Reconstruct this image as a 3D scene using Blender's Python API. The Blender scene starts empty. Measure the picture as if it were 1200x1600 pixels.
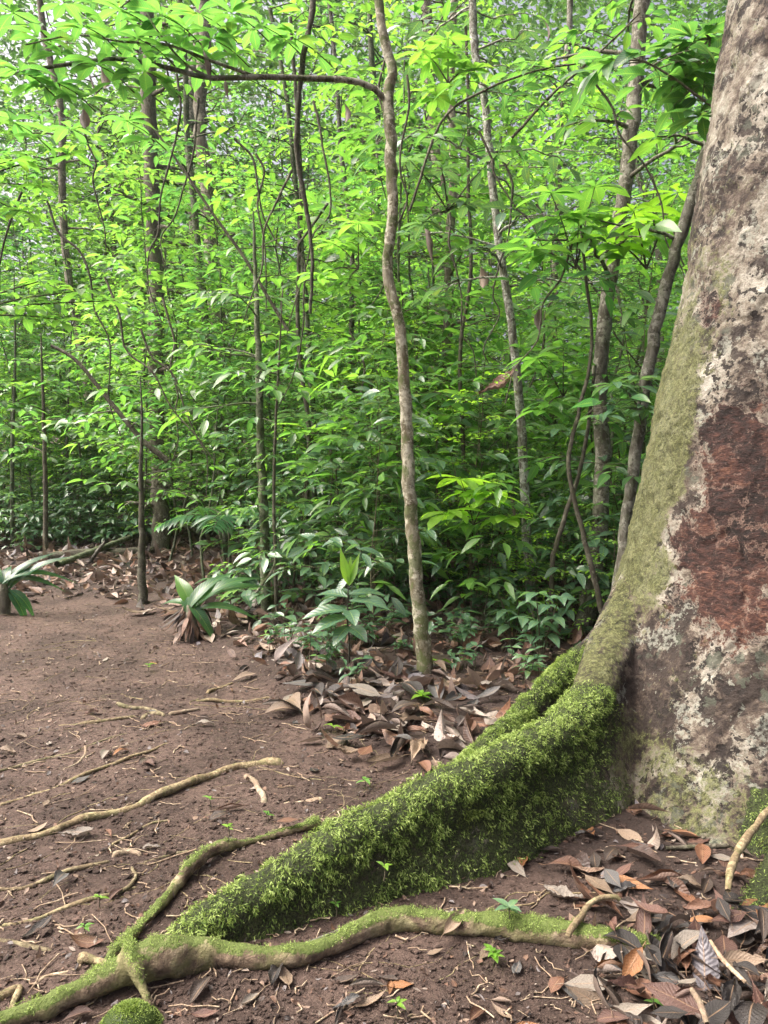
import bpy, bmesh, math, random
import numpy as np
from mathutils import Vector, Matrix

SEED = 11
HAZE = .0004
rng = np.random.default_rng(SEED)
random.seed(SEED)
scene = bpy.context.scene
col = scene.collection

# ------------------------------------------------------------------ camera geometry
F, HZ, CAMH = 1202.0, 720.0, 1.4
PITCH = math.atan((800 - HZ) / F)
CAM = np.array([0.0, 0.0, CAMH])
FWD = np.array([0, math.cos(PITCH), -math.sin(PITCH)])
UP = np.array([0, math.sin(PITCH), math.cos(PITCH)])
RT = np.array([1.0, 0, 0])


def P(x, y, Y):
    d = RT * ((x - 600) / F) + UP * ((800 - y) / F) + FWD
    return CAM + d * (Y / d[1])


def G(x, y, z=0.0):
    d = RT * ((x - 600) / F) + UP * ((800 - y) / F) + FWD
    t = (z - CAMH) / d[2]
    return CAM + d * t


def project(p):
    q = np.asarray(p) - CAM
    w = q @ FWD
    return 600 + F * (q @ RT) / w, 800 - F * (q @ UP) / w


# ------------------------------------------------------------------ noise
def _hash(i, j, k, s):
    h = (i * 374761393 + j * 668265263 + k * 2147483647 + s * 974634777) & 0xFFFFFFFF
    h = ((h ^ (h >> 13)) * 1274126177) & 0xFFFFFFFF
    h = ((h ^ (h >> 16)) * 2246822519) & 0xFFFFFFFF
    return ((h ^ (h >> 15)) & 0xFFFFFF) / float(0xFFFFFF)


def vnoise(p, s=0):
    p = np.asarray(p, dtype=np.float64)
    i = np.floor(p).astype(np.int64)
    f = p - i
    u = f * f * (3 - 2 * f)
    r = 0
    for a in (0, 1):
        for b in (0, 1):
            for c in (0, 1):
                w = (u[:, 0] if a else 1 - u[:, 0]) * (u[:, 1] if b else 1 - u[:, 1]) * (u[:, 2] if c else 1 - u[:, 2])
                r = r + w * _hash(i[:, 0] + a, i[:, 1] + b, i[:, 2] + c, s)
    return r * 2 - 1


def fbm(p, octv=4, s=0, gain=.5):
    p = np.asarray(p, dtype=np.float64)
    r, a, t = 0, 1.0, 0
    for o in range(octv):
        r = r + a * vnoise(p * (2.03 ** o) + 17.3 * o, s + o)
        t += a
        a *= gain
    return r / t


def sstep(a, b, x):
    t = np.clip((np.asarray(x, float) - a) / (b - a), 0, 1)
    return t * t * (3 - 2 * t)


# ------------------------------------------------------------------ ground shape
EDGE_Y = [0, 1.8, 2.2, 2.6, 3.0, 3.4, 3.66, 4.95, 6.0, 7.3, 8.2, 60]
EDGE_X = [.5, .5, .5, .55, .6, .25, -.2, -.82, -1.4, -2.25, -2.7, -2.7]


def edge_x(y):
    return np.interp(y, EDGE_Y, EDGE_X)


def litter_mask(x, y):
    x = np.asarray(x, float); y = np.asarray(y, float)
    e = x - edge_x(y)
    m = sstep(-.15, .25, e)
    m = np.maximum(m, sstep(7.3, 8.2, y))
    m = np.maximum(m, sstep(-3.2, -4.0, x) * sstep(5, 6.5, y))
    return m


def gz(x, y, fine=True):
    x = np.asarray(x, float); y = np.asarray(y, float)
    shp = x.shape
    x = x.ravel(); y = y.ravel()
    p = np.stack([x, y, np.zeros_like(x)], 1)
    far = np.clip(y - 9, 0, None)
    z = .018 * fbm(p * .8, 3, 3) + .012 * fbm(p * 2.6, 2, 9) + .035 * far * np.clip(far / 12, 0, 1)
    z = z + .35 * far / 12 * fbm(p * .16, 2, 21) * np.clip(far / 8, 0, 1)
    z = z + .07 * litter_mask(x, y) * sstep(3.2, 5, y)
    dt = np.hypot(x - 1.9, y - 3.5)
    z = z + .05 * np.exp(-(dt / .9) ** 2)
    if fine:
        near = np.clip(1.4 - y / 9, 0.12, 1)
        z = z + near * (.006 * fbm(p * 9, 3, 31) + .0045 * fbm(p * 34, 2, 41))
    return z.reshape(shp)


# ------------------------------------------------------------------ mesh builder
class MB:
    def __init__(self):
        self.v, self.f, self.a, self.n = [], [], [], 0

    def add(self, v, f, a=None):
        v = np.asarray(v, float)
        self.v.append(v)
        self.f.append(np.asarray(f, np.int64) + self.n)
        self.a.append(np.zeros((len(v), 3)) if a is None else np.asarray(a, float))
        self.n += len(v)

    def mesh(self, name, mat, smooth=True):
        me = bpy.data.meshes.new(name)
        v = np.concatenate(self.v); f = np.concatenate(self.f); a = np.concatenate(self.a)
        me.vertices.add(len(v)); me.vertices.foreach_set('co', v.astype(np.float32).ravel())
        me.loops.add(f.size); me.loops.foreach_set('vertex_index', f.astype(np.int32).ravel())
        me.polygons.add(len(f)); me.polygons.foreach_set('loop_start', np.arange(0, f.size, 4, dtype=np.int32))
        me.polygons.foreach_set('use_smooth', np.full(len(f), smooth))
        at = me.attributes.new('luv', 'FLOAT_VECTOR', 'POINT')
        at.data.foreach_set('vector', a.astype(np.float32).ravel())
        me.update(calc_edges=True)
        me.materials.append(mat)
        return me

    def build(self, name, mat, parent=None, smooth=True):
        o = bpy.data.objects.new(name, self.mesh(name, mat, smooth))
        col.objects.link(o)
        if parent: o.parent = parent
        return o


def cr(pts, n):
    """Catmull-Rom resample (any number of columns)."""
    p = np.asarray(pts, float)
    if len(p) == 2:
        t = np.linspace(0, 1, n)[:, None]
        return p[0] * (1 - t) + p[1] * t
    seg = np.linalg.norm(np.diff(p[:, :min(3, p.shape[1])], axis=0), axis=1)
    cum = np.concatenate([[0], np.cumsum(seg)])
    q = np.vstack([2 * p[0] - p[1], p, 2 * p[-1] - p[-2]])
    out = []
    for s in np.linspace(0, cum[-1], n):
        i = min(np.searchsorted(cum, s, side='right') - 1, len(seg) - 1)
        t = (s - cum[i]) / max(seg[i], 1e-9)
        a, b, c, d = q[i], q[i + 1], q[i + 2], q[i + 3]
        out.append(.5 * (2 * b + (c - a) * t + (2 * a - 5 * b + 4 * c - d) * t * t + (3 * b - a - 3 * c + d) * t ** 3))
    return np.array(out)


def tube_arrays(pts, rad, ns=7, rough=0., seed=0):
    p = np.asarray(pts, float); n = len(p)
    rad = np.broadcast_to(np.asarray(rad, float), (n,))
    t = np.gradient(p, axis=0); t /= np.linalg.norm(t, axis=1)[:, None] + 1e-12
    u = np.cross(t[0], [0, 0, 1.0])
    if np.linalg.norm(u) < .1: u = np.cross(t[0], [0, 1.0, 0])
    u /= np.linalg.norm(u)
    us = []
    for k in range(n):
        u = u - t[k] * (u @ t[k]); u /= np.linalg.norm(u) + 1e-12
        us.append(u)
    us = np.array(us); vs = np.cross(t, us)
    an = np.linspace(0, 2 * math.pi, ns, endpoint=False)
    ring = us[:, None, :] * np.cos(an)[None, :, None] + vs[:, None, :] * np.sin(an)[None, :, None]
    r = np.repeat(rad[:, None], ns, 1)
    v = p[:, None, :] + ring * r[:, :, None]
    if rough:
        s = 1.0 / max(rad.mean() * 1.5, 1e-3)
        nz = fbm(v.reshape(-1, 3) * s, 3, seed).reshape(n, ns)
        v = v + ring * (r * rough * nz)[:, :, None]
    i = np.arange(n - 1)[:, None] * ns; j = np.arange(ns)[None, :]; j2 = (j + 1) % ns
    f = np.stack([i + j, i + j2, i + ns + j2, i + ns + j], -1).reshape(-1, 4)
    a = np.zeros((n * ns, 3))
    a[:, 0] = np.tile(np.arange(ns) / ns, n)
    a[:, 1] = np.repeat(np.linspace(0, 1, n), ns)
    return v.reshape(-1, 3), f, a


def add_tube(mb, pts, rad, ns=7, rough=0., seed=0, tint=.5):
    v, f, a = tube_arrays(pts, rad, ns, rough, seed)
    a[:, 2] = tint
    mb.add(v, f, a)


def nrm(v):
    v = np.asarray(v, float)
    return v / (np.linalg.norm(v, axis=-1, keepdims=True) + 1e-12)


PROFILES = {
    'ell': lambda s: np.sin(np.pi * np.clip(s, 0, 1) ** .92) ** .85,
    'acum': lambda s: (np.sin(np.pi * np.clip(s, 0, 1) ** .8) ** .9) * (1 - .35 * s ** 3),
    'obov': lambda s: np.sin(np.pi * np.clip(s, 0, 1) ** 1.45) ** .8,
    'lance': lambda s: np.sin(np.pi * np.clip(s, 0, 1) ** .75) ** 1.1,
}


def add_leaves(mb, base, d, nn, L, w, droop, fold, tint, ns=4, nc=3, prof='ell', wave=0.):
    """N leaf blades at once: ns segments along, nc columns across."""
    base = np.asarray(base, float); N = len(base)
    if N == 0: return
    d = nrm(d); nn = np.asarray(nn, float)
    nn = nrm(nn - d * (nn * d).sum(1, keepdims=True))
    sd = np.cross(d, nn)
    s = np.linspace(0, 1, ns + 1)
    pr = PROFILES[prof](s); pr[0] = .06; pr[-1] = .02
    t = np.linspace(-1, 1, nc)
    L = np.broadcast_to(L, (N,)).astype(float); w = np.broadcast_to(w, (N,)).astype(float)
    droop = np.broadcast_to(droop, (N,)); fold = np.broadcast_to(fold, (N,)); tint = np.broadcast_to(tint, (N,))
    S, T = np.meshgrid(s, t, indexing='ij'); S = S.ravel(); T = T.ravel(); PR = np.repeat(pr, nc)
    lat = T[None] * PR[None] * w[:, None] * .5
    lon = S[None] * L[:, None] * (1 - .18 * droop[:, None] ** 2 * S[None])
    h = fold[:, None] * np.abs(lat) - droop[:, None] * L[:, None] * .5 * S[None] ** 2
    if wave:
        ph = rng.uniform(0, 6.28, N)[:, None]
        h = h + wave * w[:, None] * np.abs(T)[None] * PR[None] * np.sin(S[None] * 11 + ph + T[None])
    v = base[:, None, :] + d[:, None, :] * lon[..., None] + sd[:, None, :] * lat[..., None] + nn[:, None, :] * h[..., None]
    m = (ns + 1) * nc
    i = (np.arange(ns)[:, None] * nc + np.arange(nc - 1)[None, :]).ravel()
    q = np.stack([i, i + 1, i + nc + 1, i + nc], 1)
    f = (np.arange(N)[:, None, None] * m + q[None]).reshape(-1, 4)
    a = np.empty((N, m, 3))
    a[..., 0] = (T * .5 + .5)[None]; a[..., 1] = S[None]; a[..., 2] = tint[:, None]
    mb.add(v.reshape(-1, 3), f, a.reshape(-1, 3))


# ------------------------------------------------------------------ materials
def newmat(name):
    m = bpy.data.materials.new(name); m.use_nodes = True
    nt = m.node_tree; nt.nodes.clear()
    return m, nt


class N:
    def __init__(self, nt): self.nt = nt

    def node(self, t, **kw):
        n = self.nt.nodes.new(t)
        for k, v in kw.items(): setattr(n, k, v)
        return n

    def link(self, a, b): self.nt.links.new(a, b)

    def set(self, sock, v):
        if isinstance(v, bpy.types.NodeSocket): self.link(v, sock)
        elif v is not None: sock.default_value = v

    def math(self, op, a, b=None, c=None, clamp=False):
        n = self.node('ShaderNodeMath', operation=op, use_clamp=clamp)
        self.set(n.inputs[0], a)
        if b is not None: self.set(n.inputs[1], b)
        if c is not None: self.set(n.inputs[2], c)
        return n.outputs[0]

    def mix(self, f, a, b, blend='MIX'):
        n = self.node('ShaderNodeMix', data_type='RGBA', blend_type=blend)
        self.set(n.inputs[0], f); self.set(n.inputs[6], a); self.set(n.inputs[7], b)
        return n.outputs[2]

    def noise(self, vec, scale, detail=4, rough=.55, dist=0.):
        n = self.node('ShaderNodeTexNoise')
        self.set(n.inputs['Vector'], vec)
        n.inputs['Scale'].default_value = scale; n.inputs['Detail'].default_value = detail
        n.inputs['Roughness'].default_value = rough; n.inputs['Distortion'].default_value = dist
        return n.outputs['Fac']

    def vor(self, vec, scale, feature='F1', rnd=1.0):
        n = self.node('ShaderNodeTexVoronoi', feature=feature)
        self.set(n.inputs['Vector'], vec)
        n.inputs['Scale'].default_value = scale; n.inputs['Randomness'].default_value = rnd
        return n.outputs['Distance']

    def step(self, x, a, b):
        n = self.node('ShaderNodeMapRange', interpolation_type='SMOOTHSTEP')
        self.set(n.inputs[0], x)
        n.inputs[1].default_value = a; n.inputs[2].default_value = b
        return n.outputs[0]

    def ramp(self, fac, stops):
        n = self.node('ShaderNodeValToRGB')
        self.set(n.inputs[0], fac)
        e = n.color_ramp.elements
        while len(e) < len(stops): e.new(.5)
        for q, (p, c) in zip(e, stops): q.position = p; q.color = (*c, 1)
        return n.outputs[0]

    def bump(self, h, strength=.5, dist=.01, normal=None):
        n = self.node('ShaderNodeBump')
        self.set(n.inputs['Height'], h)
        n.inputs['Strength'].default_value = strength; n.inputs['Distance'].default_value = dist
        if normal: self.link(normal, n.inputs['Normal'])
        return n.outputs[0]

    def attr(self, name='luv'):
        a = self.node('ShaderNodeAttribute', attribute_name=name)
        s = self.node('ShaderNodeSeparateXYZ')
        self.link(a.outputs['Vector'], s.inputs[0])
        return s.outputs

    def coord(self, which='Object'):
        return self.node('ShaderNodeTexCoord').outputs[which]

    def pri(self, color, rough=.6, spec=.4, normal=None):
        n = self.node('ShaderNodeBsdfPrincipled')
        self.set(n.inputs['Base Color'], color)
        self.set(n.inputs['Roughness'], rough)
        self.set(n.inputs['Specular IOR Level'], spec)
        if normal: self.link(normal, n.inputs['Normal'])
        return n.outputs[0]

    def out(self, s):
        o = self.node('ShaderNodeOutputMaterial')
        self.link(s, o.inputs[0])


def leaf_material(name, stops, trans=.47, tgain=(2.6, 2.65, 1.2), rough=.30, spec=.75, veins=True, nv=16.):
    m, nt = newmat(name); n = N(nt)
    u, v, t = n.attr()
    oi = n.node('ShaderNodeObjectInfo')
    sh = n.math('MULTIPLY_ADD', oi.outputs['Random'], .5, -.28)
    tt = n.math('ADD', t, sh, clamp=True) if 'moss' not in name else t
    c = n.ramp(tt, stops)
    r2 = n.math('FRACT', n.math('MULTIPLY', oi.outputs['Random'], 7.31))
    c = n.mix(n.math('MULTIPLY', n.step(r2, .50, .60), .9 if trans > .4 else .0), c, n.mix(1., c, (.66, .82, 1.35, 1), 'MULTIPLY'))
    c = n.mix(n.math('MULTIPLY', n.step(r2, .86, .90), .8 if trans > .4 else .0), c, n.mix(1., c, (1.5, 1.15, .9, 1), 'MULTIPLY'))
    nor = None
    if veins:
        au = n.math('ABSOLUTE', n.math('SUBTRACT', u, .5))
        mid = n.step(au, .035, .012)
        wv = n.math('SINE', n.math('MULTIPLY', n.math('SUBTRACT', v, n.math('MULTIPLY', au, .35)), nv * 6.283))
        vein = n.math('MULTIPLY', n.step(wv, .80, .98), .30)
        k = n.math('MAXIMUM', n.math('MULTIPLY', mid, .6), vein)
        c = n.mix(k, c, (.20, .30, .08, 1))
        nz = n.noise(n.coord('Object'), 30, 2)
        c = n.mix(n.math('MULTIPLY', n.step(nz, .55, .75), .25), c, (.10, .13, .03, 1))
        nor = n.bump(n.math('ADD', wv, n.math('MULTIPLY', mid, -2.)), .25, .002)
    spot = n.step(n.noise(n.coord('Object'), 5, 2), .62, .72)
    c = n.mix(n.math('MULTIPLY', spot, .35), c, (.16, .19, .035, 1))
    pr = n.pri(c, rough, spec, nor)
    tr = n.node('ShaderNodeBsdfTranslucent')
    tc = n.mix(1.0, c, (*tgain, 1), 'MULTIPLY')
    n.link(tc, tr.inputs[0])
    mx = n.node('ShaderNodeMixShader'); mx.inputs[0].default_value = trans
    n.link(pr, mx.inputs[1]); n.link(tr.outputs[0], mx.inputs[2])
    n.out(mx.outputs[0])
    return m


GREEN = [(0., (.024, .072, .034)), (.35, (.038, .112, .038)), (.65, (.062, .160, .040)), (1., (.105, .225, .046))]
M_leaf = leaf_material('leaf_green', GREEN)
M_leaf_far = leaf_material('leaf_green_plain', [(0., (.030, .075, .036)), (.35, (.048, .112, .044)), (.65, (.072, .155, .052)), (1., (.115, .215, .062))], veins=False)
M_leaf_blue = leaf_material('leaf_bluegreen', [(0., (.038, .088, .058)), (.5, (.066, .138, .090)), (1., (.105, .19, .100))],
                            trans=.33, rough=.25, spec=.9, nv=9.)
M_leaf_lime = leaf_material('leaf_lime', [(0., (.07, .17, .02)), (.5, (.11, .24, .025)), (1., (.17, .32, .04))], trans=.5, nv=11.)


def dead_material(name, by_object):
    m, nt = newmat(name); n = N(nt)
    u, v, t = n.attr()
    if by_object:
        oi = n.node('ShaderNodeObjectInfo'); c = oi.outputs['Color']
    else:
        c = n.ramp(t, [(0., (.022, .016, .015)), (.2, (.060, .036, .026)), (.4, (.115, .062, .040)), (.55, (.155, .095, .065)),
                       (.68, (.15, .072, .04)), (.8, (.22, .165, .125)), (.92, (.27, .235, .20)), (1., (.095, .09, .10))])
    ob = n.coord('Object')
    nz = n.noise(ob, 45, 4)
    c = n.mix(n.step(nz, .5, .72), c, n.mix(1., c, (.42, .36, .34, 1), 'MULTIPLY'))
    au = n.math('ABSOLUTE', n.math('SUBTRACT', u, .5))
    mid = n.step(au, .04, .012)
    wv = n.math('SINE', n.math('MULTIPLY', n.math('SUBTRACT', v, n.math('MULTIPLY', au, .4)), 80.))
    c = n.mix(n.math('MULTIPLY', n.step(wv, .75, 1.), .22), c, n.mix(1., c, (.55, .5, .48, 1), 'MULTIPLY'))
    c = n.mix(n.math('MULTIPLY', mid, .5), c, (.26, .17, .10, 1))
    geo = n.node('ShaderNodeNewGeometry')
    c = n.mix(n.math('MULTIPLY', geo.outputs['Backfacing'], .45), c, (.22, .17, .14, 1))
    nor = n.bump(n.math('ADD', n.math('MULTIPLY', wv, .6), n.math('ADD', n.math('MULTIPLY', mid, 2), n.math('MULTIPLY', nz, 6))), .4, .003)
    pr = n.pri(c, .48, .45, nor)
    tr = n.node('ShaderNodeBsdfTranslucent'); n.link(c, tr.inputs[0])
    mx = n.node('ShaderNodeMixShader'); mx.inputs[0].default_value = .15
    n.link(pr, mx.inputs[1]); n.link(tr.outputs[0], mx.inputs[2])
    n.out(mx.outputs[0])
    return m


M_dead = dead_material('dead_leaf', False)
M_deadobj = dead_material('dead_leaf_each', True)


def wood_material(name, dark, pale, scale=14., spots=.5, moss=0.):
    m, nt = newmat(name); n = N(nt)
    ob = n.coord('Object')
    oi = n.node('ShaderNodeObjectInfo')
    off = n.node('ShaderNodeVectorMath', operation='ADD'); n.link(ob, off.inputs[0])
    cx = n.node('ShaderNodeCombineXYZ'); n.link(n.math('MULTIPLY', oi.outputs['Random'], 40.), cx.inputs[2]); n.link(cx.outputs[0], off.inputs[1])
    ob = off.outputs[0]
    mp = n.node('ShaderNodeMapping'); n.link(ob, mp.inputs[0]); mp.inputs['Scale'].default_value = (1, 1, .4)
    a = n.noise(mp.outputs[0], scale * 2, 6, .7, .3)
    b = n.noise(ob, scale * .45, 5, .65, .4)
    e = n.noise(ob, scale * 2.2, 5, .7)
    mid = tuple(.62 * d + .38 * p for d, p in zip(dark, pale))
    c = n.mix(n.step(a, .40, .60), (*dark, 1), (*mid, 1))
    li = n.step(n.math('ADD', n.math('MULTIPLY', b, .65), n.math('MULTIPLY', e, .45)), .60 - .1 * spots, .635 - .1 * spots)
    c = n.mix(n.math('MULTIPLY', li, .9), c, n.mix(n.step(e, .4, .65), (*[.7 * q for q in pale], 1), (*pale, 1)))
    if moss:
        ms = n.noise(ob, scale * .7, 5, .65)
        c = n.mix(n.math('MULTIPLY', n.step(ms, .51, .57), moss), c, (.055, .080, .022, 1))
    dk = n.step(n.noise(ob, scale * 1.3, 4, .6), .60, .66)
    c = n.mix(n.math('MULTIPLY', dk, .6), c, (*[.5 * q for q in dark], 1))
    c = n.mix(1., c, n.ramp(oi.outputs['Random'], [(0., (.75, .75, .75)), (1., (1.2, 1.15, 1.1))]), 'MULTIPLY')
    fine = n.noise(ob, scale * 9, 3)
    nor = n.bump(n.math('ADD', a, n.math('ADD', n.math('MULTIPLY', fine, .4), n.math('MULTIPLY', li, .25))), .8, .010)
    n.out(n.pri(c, .8, .2, nor))
    return m


M_wood_pale = wood_material('bark_pale_lichen', (.085, .078, .048), (.34, .345, .275), 16, .5, .7)
M_wood_spot = wood_material('bark_lichen_spots', (.065, .06, .05), (.38, .42, .38), 22, .45, .3)
M_wood_grey = wood_material('bark_grey', (.068, .064, .050), (.27, .275, .235), 18, .4, .25)
M_wood_dark = wood_material('bark_dark', (.045, .041, .031), (.15, .148, .115), 20, .3, .2)
M_wood_green = wood_material('bark_greenish', (.045, .055, .035), (.16, .19, .13), 18, .5, .6)
M_wood_brown = wood_material('bark_brown', (.085, .078, .060), (.25, .24, .195), 12, .4, .1)
M_twig = wood_material('twig_bark', (.05, .045, .03), (.13, .12, .08), 30, .4, .2)
M_root = wood_material('root_bark', (.11, .085, .052), (.27, .235, .145), 26, .5, .35)
M_rootpale = wood_material('root_bark_pale', (.19, .14, .10), (.40, .34, .25), 26, .45, .15)


def soil_material():
    m, nt = newmat('soil'); n = N(nt)
    ob = n.coord('Object')
    a = n.noise(ob, 1.8, 5, .6); b = n.noise(ob, 24, 7, .75); f = n.noise(ob, 130, 5, .75); q = n.noise(ob, 60, 5, .7)
    c = n.mix(n.step(a, .40, .60), (.070, .046, .036, 1), (.132, .090, .072, 1))
    c = n.mix(n.math('MULTIPLY', n.step(b, .46, .58), .8), c, n.mix(1., c, (.48, .45, .44, 1), 'MULTIPLY'))
    c = n.mix(n.math('MULTIPLY', n.step(f, .54, .62), .6), c, n.mix(1., c, (.42, .40, .40, 1), 'MULTIPLY'))
    c = n.mix(n.math('MULTIPLY', n.step(q, .58, .64), .6), c, (.215, .160, .130, 1))
    u, v, t = n.attr()
    c = n.mix(u, c, (.042, .029, .024, 1))
    h = n.math('ADD', n.math('MULTIPLY', b, 1.2), n.math('ADD', n.math('MULTIPLY', f, .6), n.math('MULTIPLY', q, .9)))
    nor = n.bump(h, 1., .028)
    n.out(n.pri(c, .82, .3, nor))
    return m


M_soil = soil_material()


def bark_material():
    """Big tree: luv = (moss cover, red exposed bark, green algae film)."""
    m, nt = newmat('big_tree_bark'); n = N(nt)
    ob = n.coord('Object')
    ms, rd, gr = n.attr()
    # warped coordinates so that plates and spots get ragged outlines
    nc = n.node('ShaderNodeTexNoise'); n.link(ob, nc.inputs['Vector']); nc.inputs['Scale'].default_value = 16; nc.inputs['Detail'].default_value = 5; nc.inputs['Roughness'].default_value = .65
    va = n.node('ShaderNodeVectorMath', operation='MULTIPLY_ADD')
    n.link(nc.outputs['Color'], va.inputs[0]); va.inputs[1].default_value = (.16, .16, .16); n.link(ob, va.inputs[2])
    wp = va.outputs[0]
    big = n.noise(ob, 3.2, 6, .65, .6); med = n.noise(ob, 11, 7, .72, .5); fin = n.noise(ob, 48, 6, .75); mic = n.noise(ob, 170, 4, .7)
    hz_ = n.node('ShaderNodeSeparateXYZ'); n.link(ob, hz_.inputs[0])
    lowz = n.step(hz_.outputs[2], 1.05, .5)
    pl = n.node('ShaderNodeTexVoronoi', feature='F1'); n.link(wp, pl.inputs['Vector']); pl.inputs['Scale'].default_value = 6.5
    cell = n.node('ShaderNodeSeparateXYZ'); n.link(pl.outputs['Color'], cell.inputs[0])
    pe = n.node('ShaderNodeTexVoronoi', feature='DISTANCE_TO_EDGE'); n.link(wp, pe.inputs['Vector']); pe.inputs['Scale'].default_value = 6.5
    edge = n.step(pe.outputs['Distance'], .045, .0)
    v = n.math('ADD', n.math('MULTIPLY', big, .5), n.math('ADD', n.math('MULTIPLY', med, .35), n.math('MULTIPLY', fin, .25)))
    v = n.math('ADD', v, n.math('MULTIPLY', n.math('SUBTRACT', cell.outputs[0], .5), .09))
    v = n.math('SUBTRACT', v, n.math('MULTIPLY', lowz, .035))
    c = n.ramp(v, [(.455, (.036, .027, .022)), (.50, (.085, .064, .050)), (.54, (.18, .155, .120)), (.58, (.285, .268, .218)), (.64, (.41, .395, .34))])
    c = n.mix(n.math('MULTIPLY', n.step(fin, .52, .58), .65), c, n.mix(1., c, (.34, .29, .25, 1), 'MULTIPLY'))
    c = n.mix(n.math('MULTIPLY', n.step(mic, .56, .62), .45), c, n.mix(1., c, (.45, .40, .37, 1), 'MULTIPLY'))
    c = n.mix(n.math('MULTIPLY', n.math('MULTIPLY', edge, n.step(med, .46, .54)), .55), c, (.060, .045, .036, 1))
    # round dark blotches, large and small
    def spots(scale, th, where_scale, lo, hi, colr, amt):
        nonlocal c
        q = n.math('ADD', n.vor(wp, scale), n.math('MULTIPLY', n.math('SUBTRACT', fin, .5), .5))
        k = n.math('MULTIPLY', n.step(q, th + .03, th - .03), n.step(n.math('ADD', n.noise(ob, where_scale, 3), n.math('MULTIPLY', lowz, .05)), lo, hi))
        c = n.mix(n.math('MULTIPLY', k, amt), c, colr)
        return k
    k1 = spots(9, .36, 2.3, .45, .52, (.030, .021, .017, 1), .92)
    k2 = spots(22, .40, 3.4, .45, .50, (.016, .012, .010, 1), .95)
    k3 = spots(12, .31, 2.9, .52, .57, (.075, .085, .062, 1), .8)
    # pale grey-green lichen
    lk = n.math('MULTIPLY', n.step(n.math('ADD', n.noise(wp, 7.0, 4, .6), n.math('MULTIPLY', n.math('SUBTRACT', fin, .5), .5)), .585, .615), n.step(fin, .40, .55))
    c = n.mix(n.math('MULTIPLY', lk, .55), c, (.34, .36, .30, 1))
    # reddish exposed inner bark
    rn = n.math('ADD', rd, n.math('ADD', n.math('MULTIPLY', n.math('SUBTRACT', med, .5), 1.7), n.math('ADD', n.math('MULTIPLY', n.math('SUBTRACT', fin, .5), .5), n.math('MULTIPLY', n.math('SUBTRACT', cell.outputs[1], .5), .45))))
    rk = n.step(rn, .49, .515)
    mp = n.node('ShaderNodeMapping'); n.link(ob, mp.inputs[0]); mp.inputs['Scale'].default_value = (1, 1, 2.4)
    st = n.noise(mp.outputs[0], 22, 7, .76, .5)
    vv = n.math('ADD', st, n.math('MULTIPLY', n.math('SUBTRACT', cell.outputs[2], .5), .16))
    vv = n.math('ADD', vv, n.math('MULTIPLY', n.step(hz_.outputs[2], .95, .75), .045))
    rc = n.ramp(vv, [(.40, (.012, .007, .0055)), (.48, (.029, .013, .010)), (.55, (.052, .022, .016)), (.63, (.088, .038, .025)), (.72, (.18, .088, .057))])
    rc = n.mix(n.math('MULTIPLY', n.step(fin, .58, .64), .55), rc, (.24, .165, .13, 1))
    rc = n.mix(n.math('MULTIPLY', n.math('MULTIPLY', edge, n.step(big, .44, .52)), .6), rc, (.25, .17, .13, 1))
    c = n.mix(rk, c, rc)
    rim = n.math('MULTIPLY', n.step(rn, .40, .47), n.step(rn, .53, .505))
    c = n.mix(n.math('MULTIPLY', rim, .5), c, (.30, .25, .20, 1))
    # green algae film
    gk = n.step(n.math('ADD', gr, n.math('ADD', n.math('MULTIPLY', n.math('SUBTRACT', med, .5), 1.7), n.math('MULTIPLY', n.math('SUBTRACT', fin, .5), 1.5))), .42, .80)
    gc = n.ramp(n.math('ADD', n.math('MULTIPLY', mic, .5), n.math('MULTIPLY', fin, .5)), [(.40, (.028, .032, .012)), (.5, (.085, .095, .030)), (.60, (.19, .20, .085))])
    c = n.mix(n.math('MULTIPLY', gk, .88), c, gc)
    # moss carpet under the fronds
    mk2 = n.step(n.math('ADD', ms, n.math('MULTIPLY', n.math('SUBTRACT', fin, .5), .9)), .35, .6)
    c = n.mix(mk2, c, n.mix(n.step(mic, .4, .6), (.014, .019, .007, 1), (.052, .072, .018, 1)))
    h = n.math('ADD', n.math('MULTIPLY', med, 1.0), n.math('ADD', n.math('MULTIPLY', fin, .7), n.math('MULTIPLY', mic, .3)))
    h = n.math('ADD', h, n.math('MULTIPLY', rk, n.math('MULTIPLY_ADD', st, 1.2, -.95)))
    h = n.math('SUBTRACT', h, n.math('MULTIPLY', n.math('ADD', k1, k2), .3))
    h = n.math('ADD', h, n.math('MULTIPLY', cell.outputs[0], .3))
    nor = n.bump(h, 1., .03)
    n.out(n.pri(c, .75, .3, nor))
    return m


M_bark = bark_material()


def rootbig_material():
    m, nt = newmat('surface_root_bark'); n = N(nt)
    ob = n.coord('Object'); ms, rd, gr = n.attr()
    med = n.noise(ob, 14, 6, .68, .5); fin = n.noise(ob, 60, 5, .7); mic = n.noise(ob, 180, 3, .6)
    c = n.ramp(med, [(.36, (.050, .034, .024)), (.48, (.125, .092, .062)), (.56, (.22, .175, .115)), (.68, (.34, .28, .20))])
    c = n.mix(n.math('MULTIPLY', n.step(fin, .52, .62), .5), c, (.07, .05, .035, 1))
    al = n.step(n.noise(ob, 7, 4, .6), .44, .60)
    c = n.mix(n.math('MULTIPLY', al, .55), c, (.13, .145, .05, 1))
    mk2 = n.step(n.math('ADD', ms, n.math('MULTIPLY', n.math('SUBTRACT', fin, .5), 1.6)), .42, .7)
    c = n.mix(mk2, c, n.mix(mic, (.035, .052, .013, 1), (.11, .145, .035, 1)))
    nor = n.bump(n.math('ADD', med, n.math('ADD', n.math('MULTIPLY', fin, .5), n.math('MULTIPLY', mic, .2))), .9, .015)
    n.out(n.pri(c, .8, .25, nor))
    return m


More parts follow.
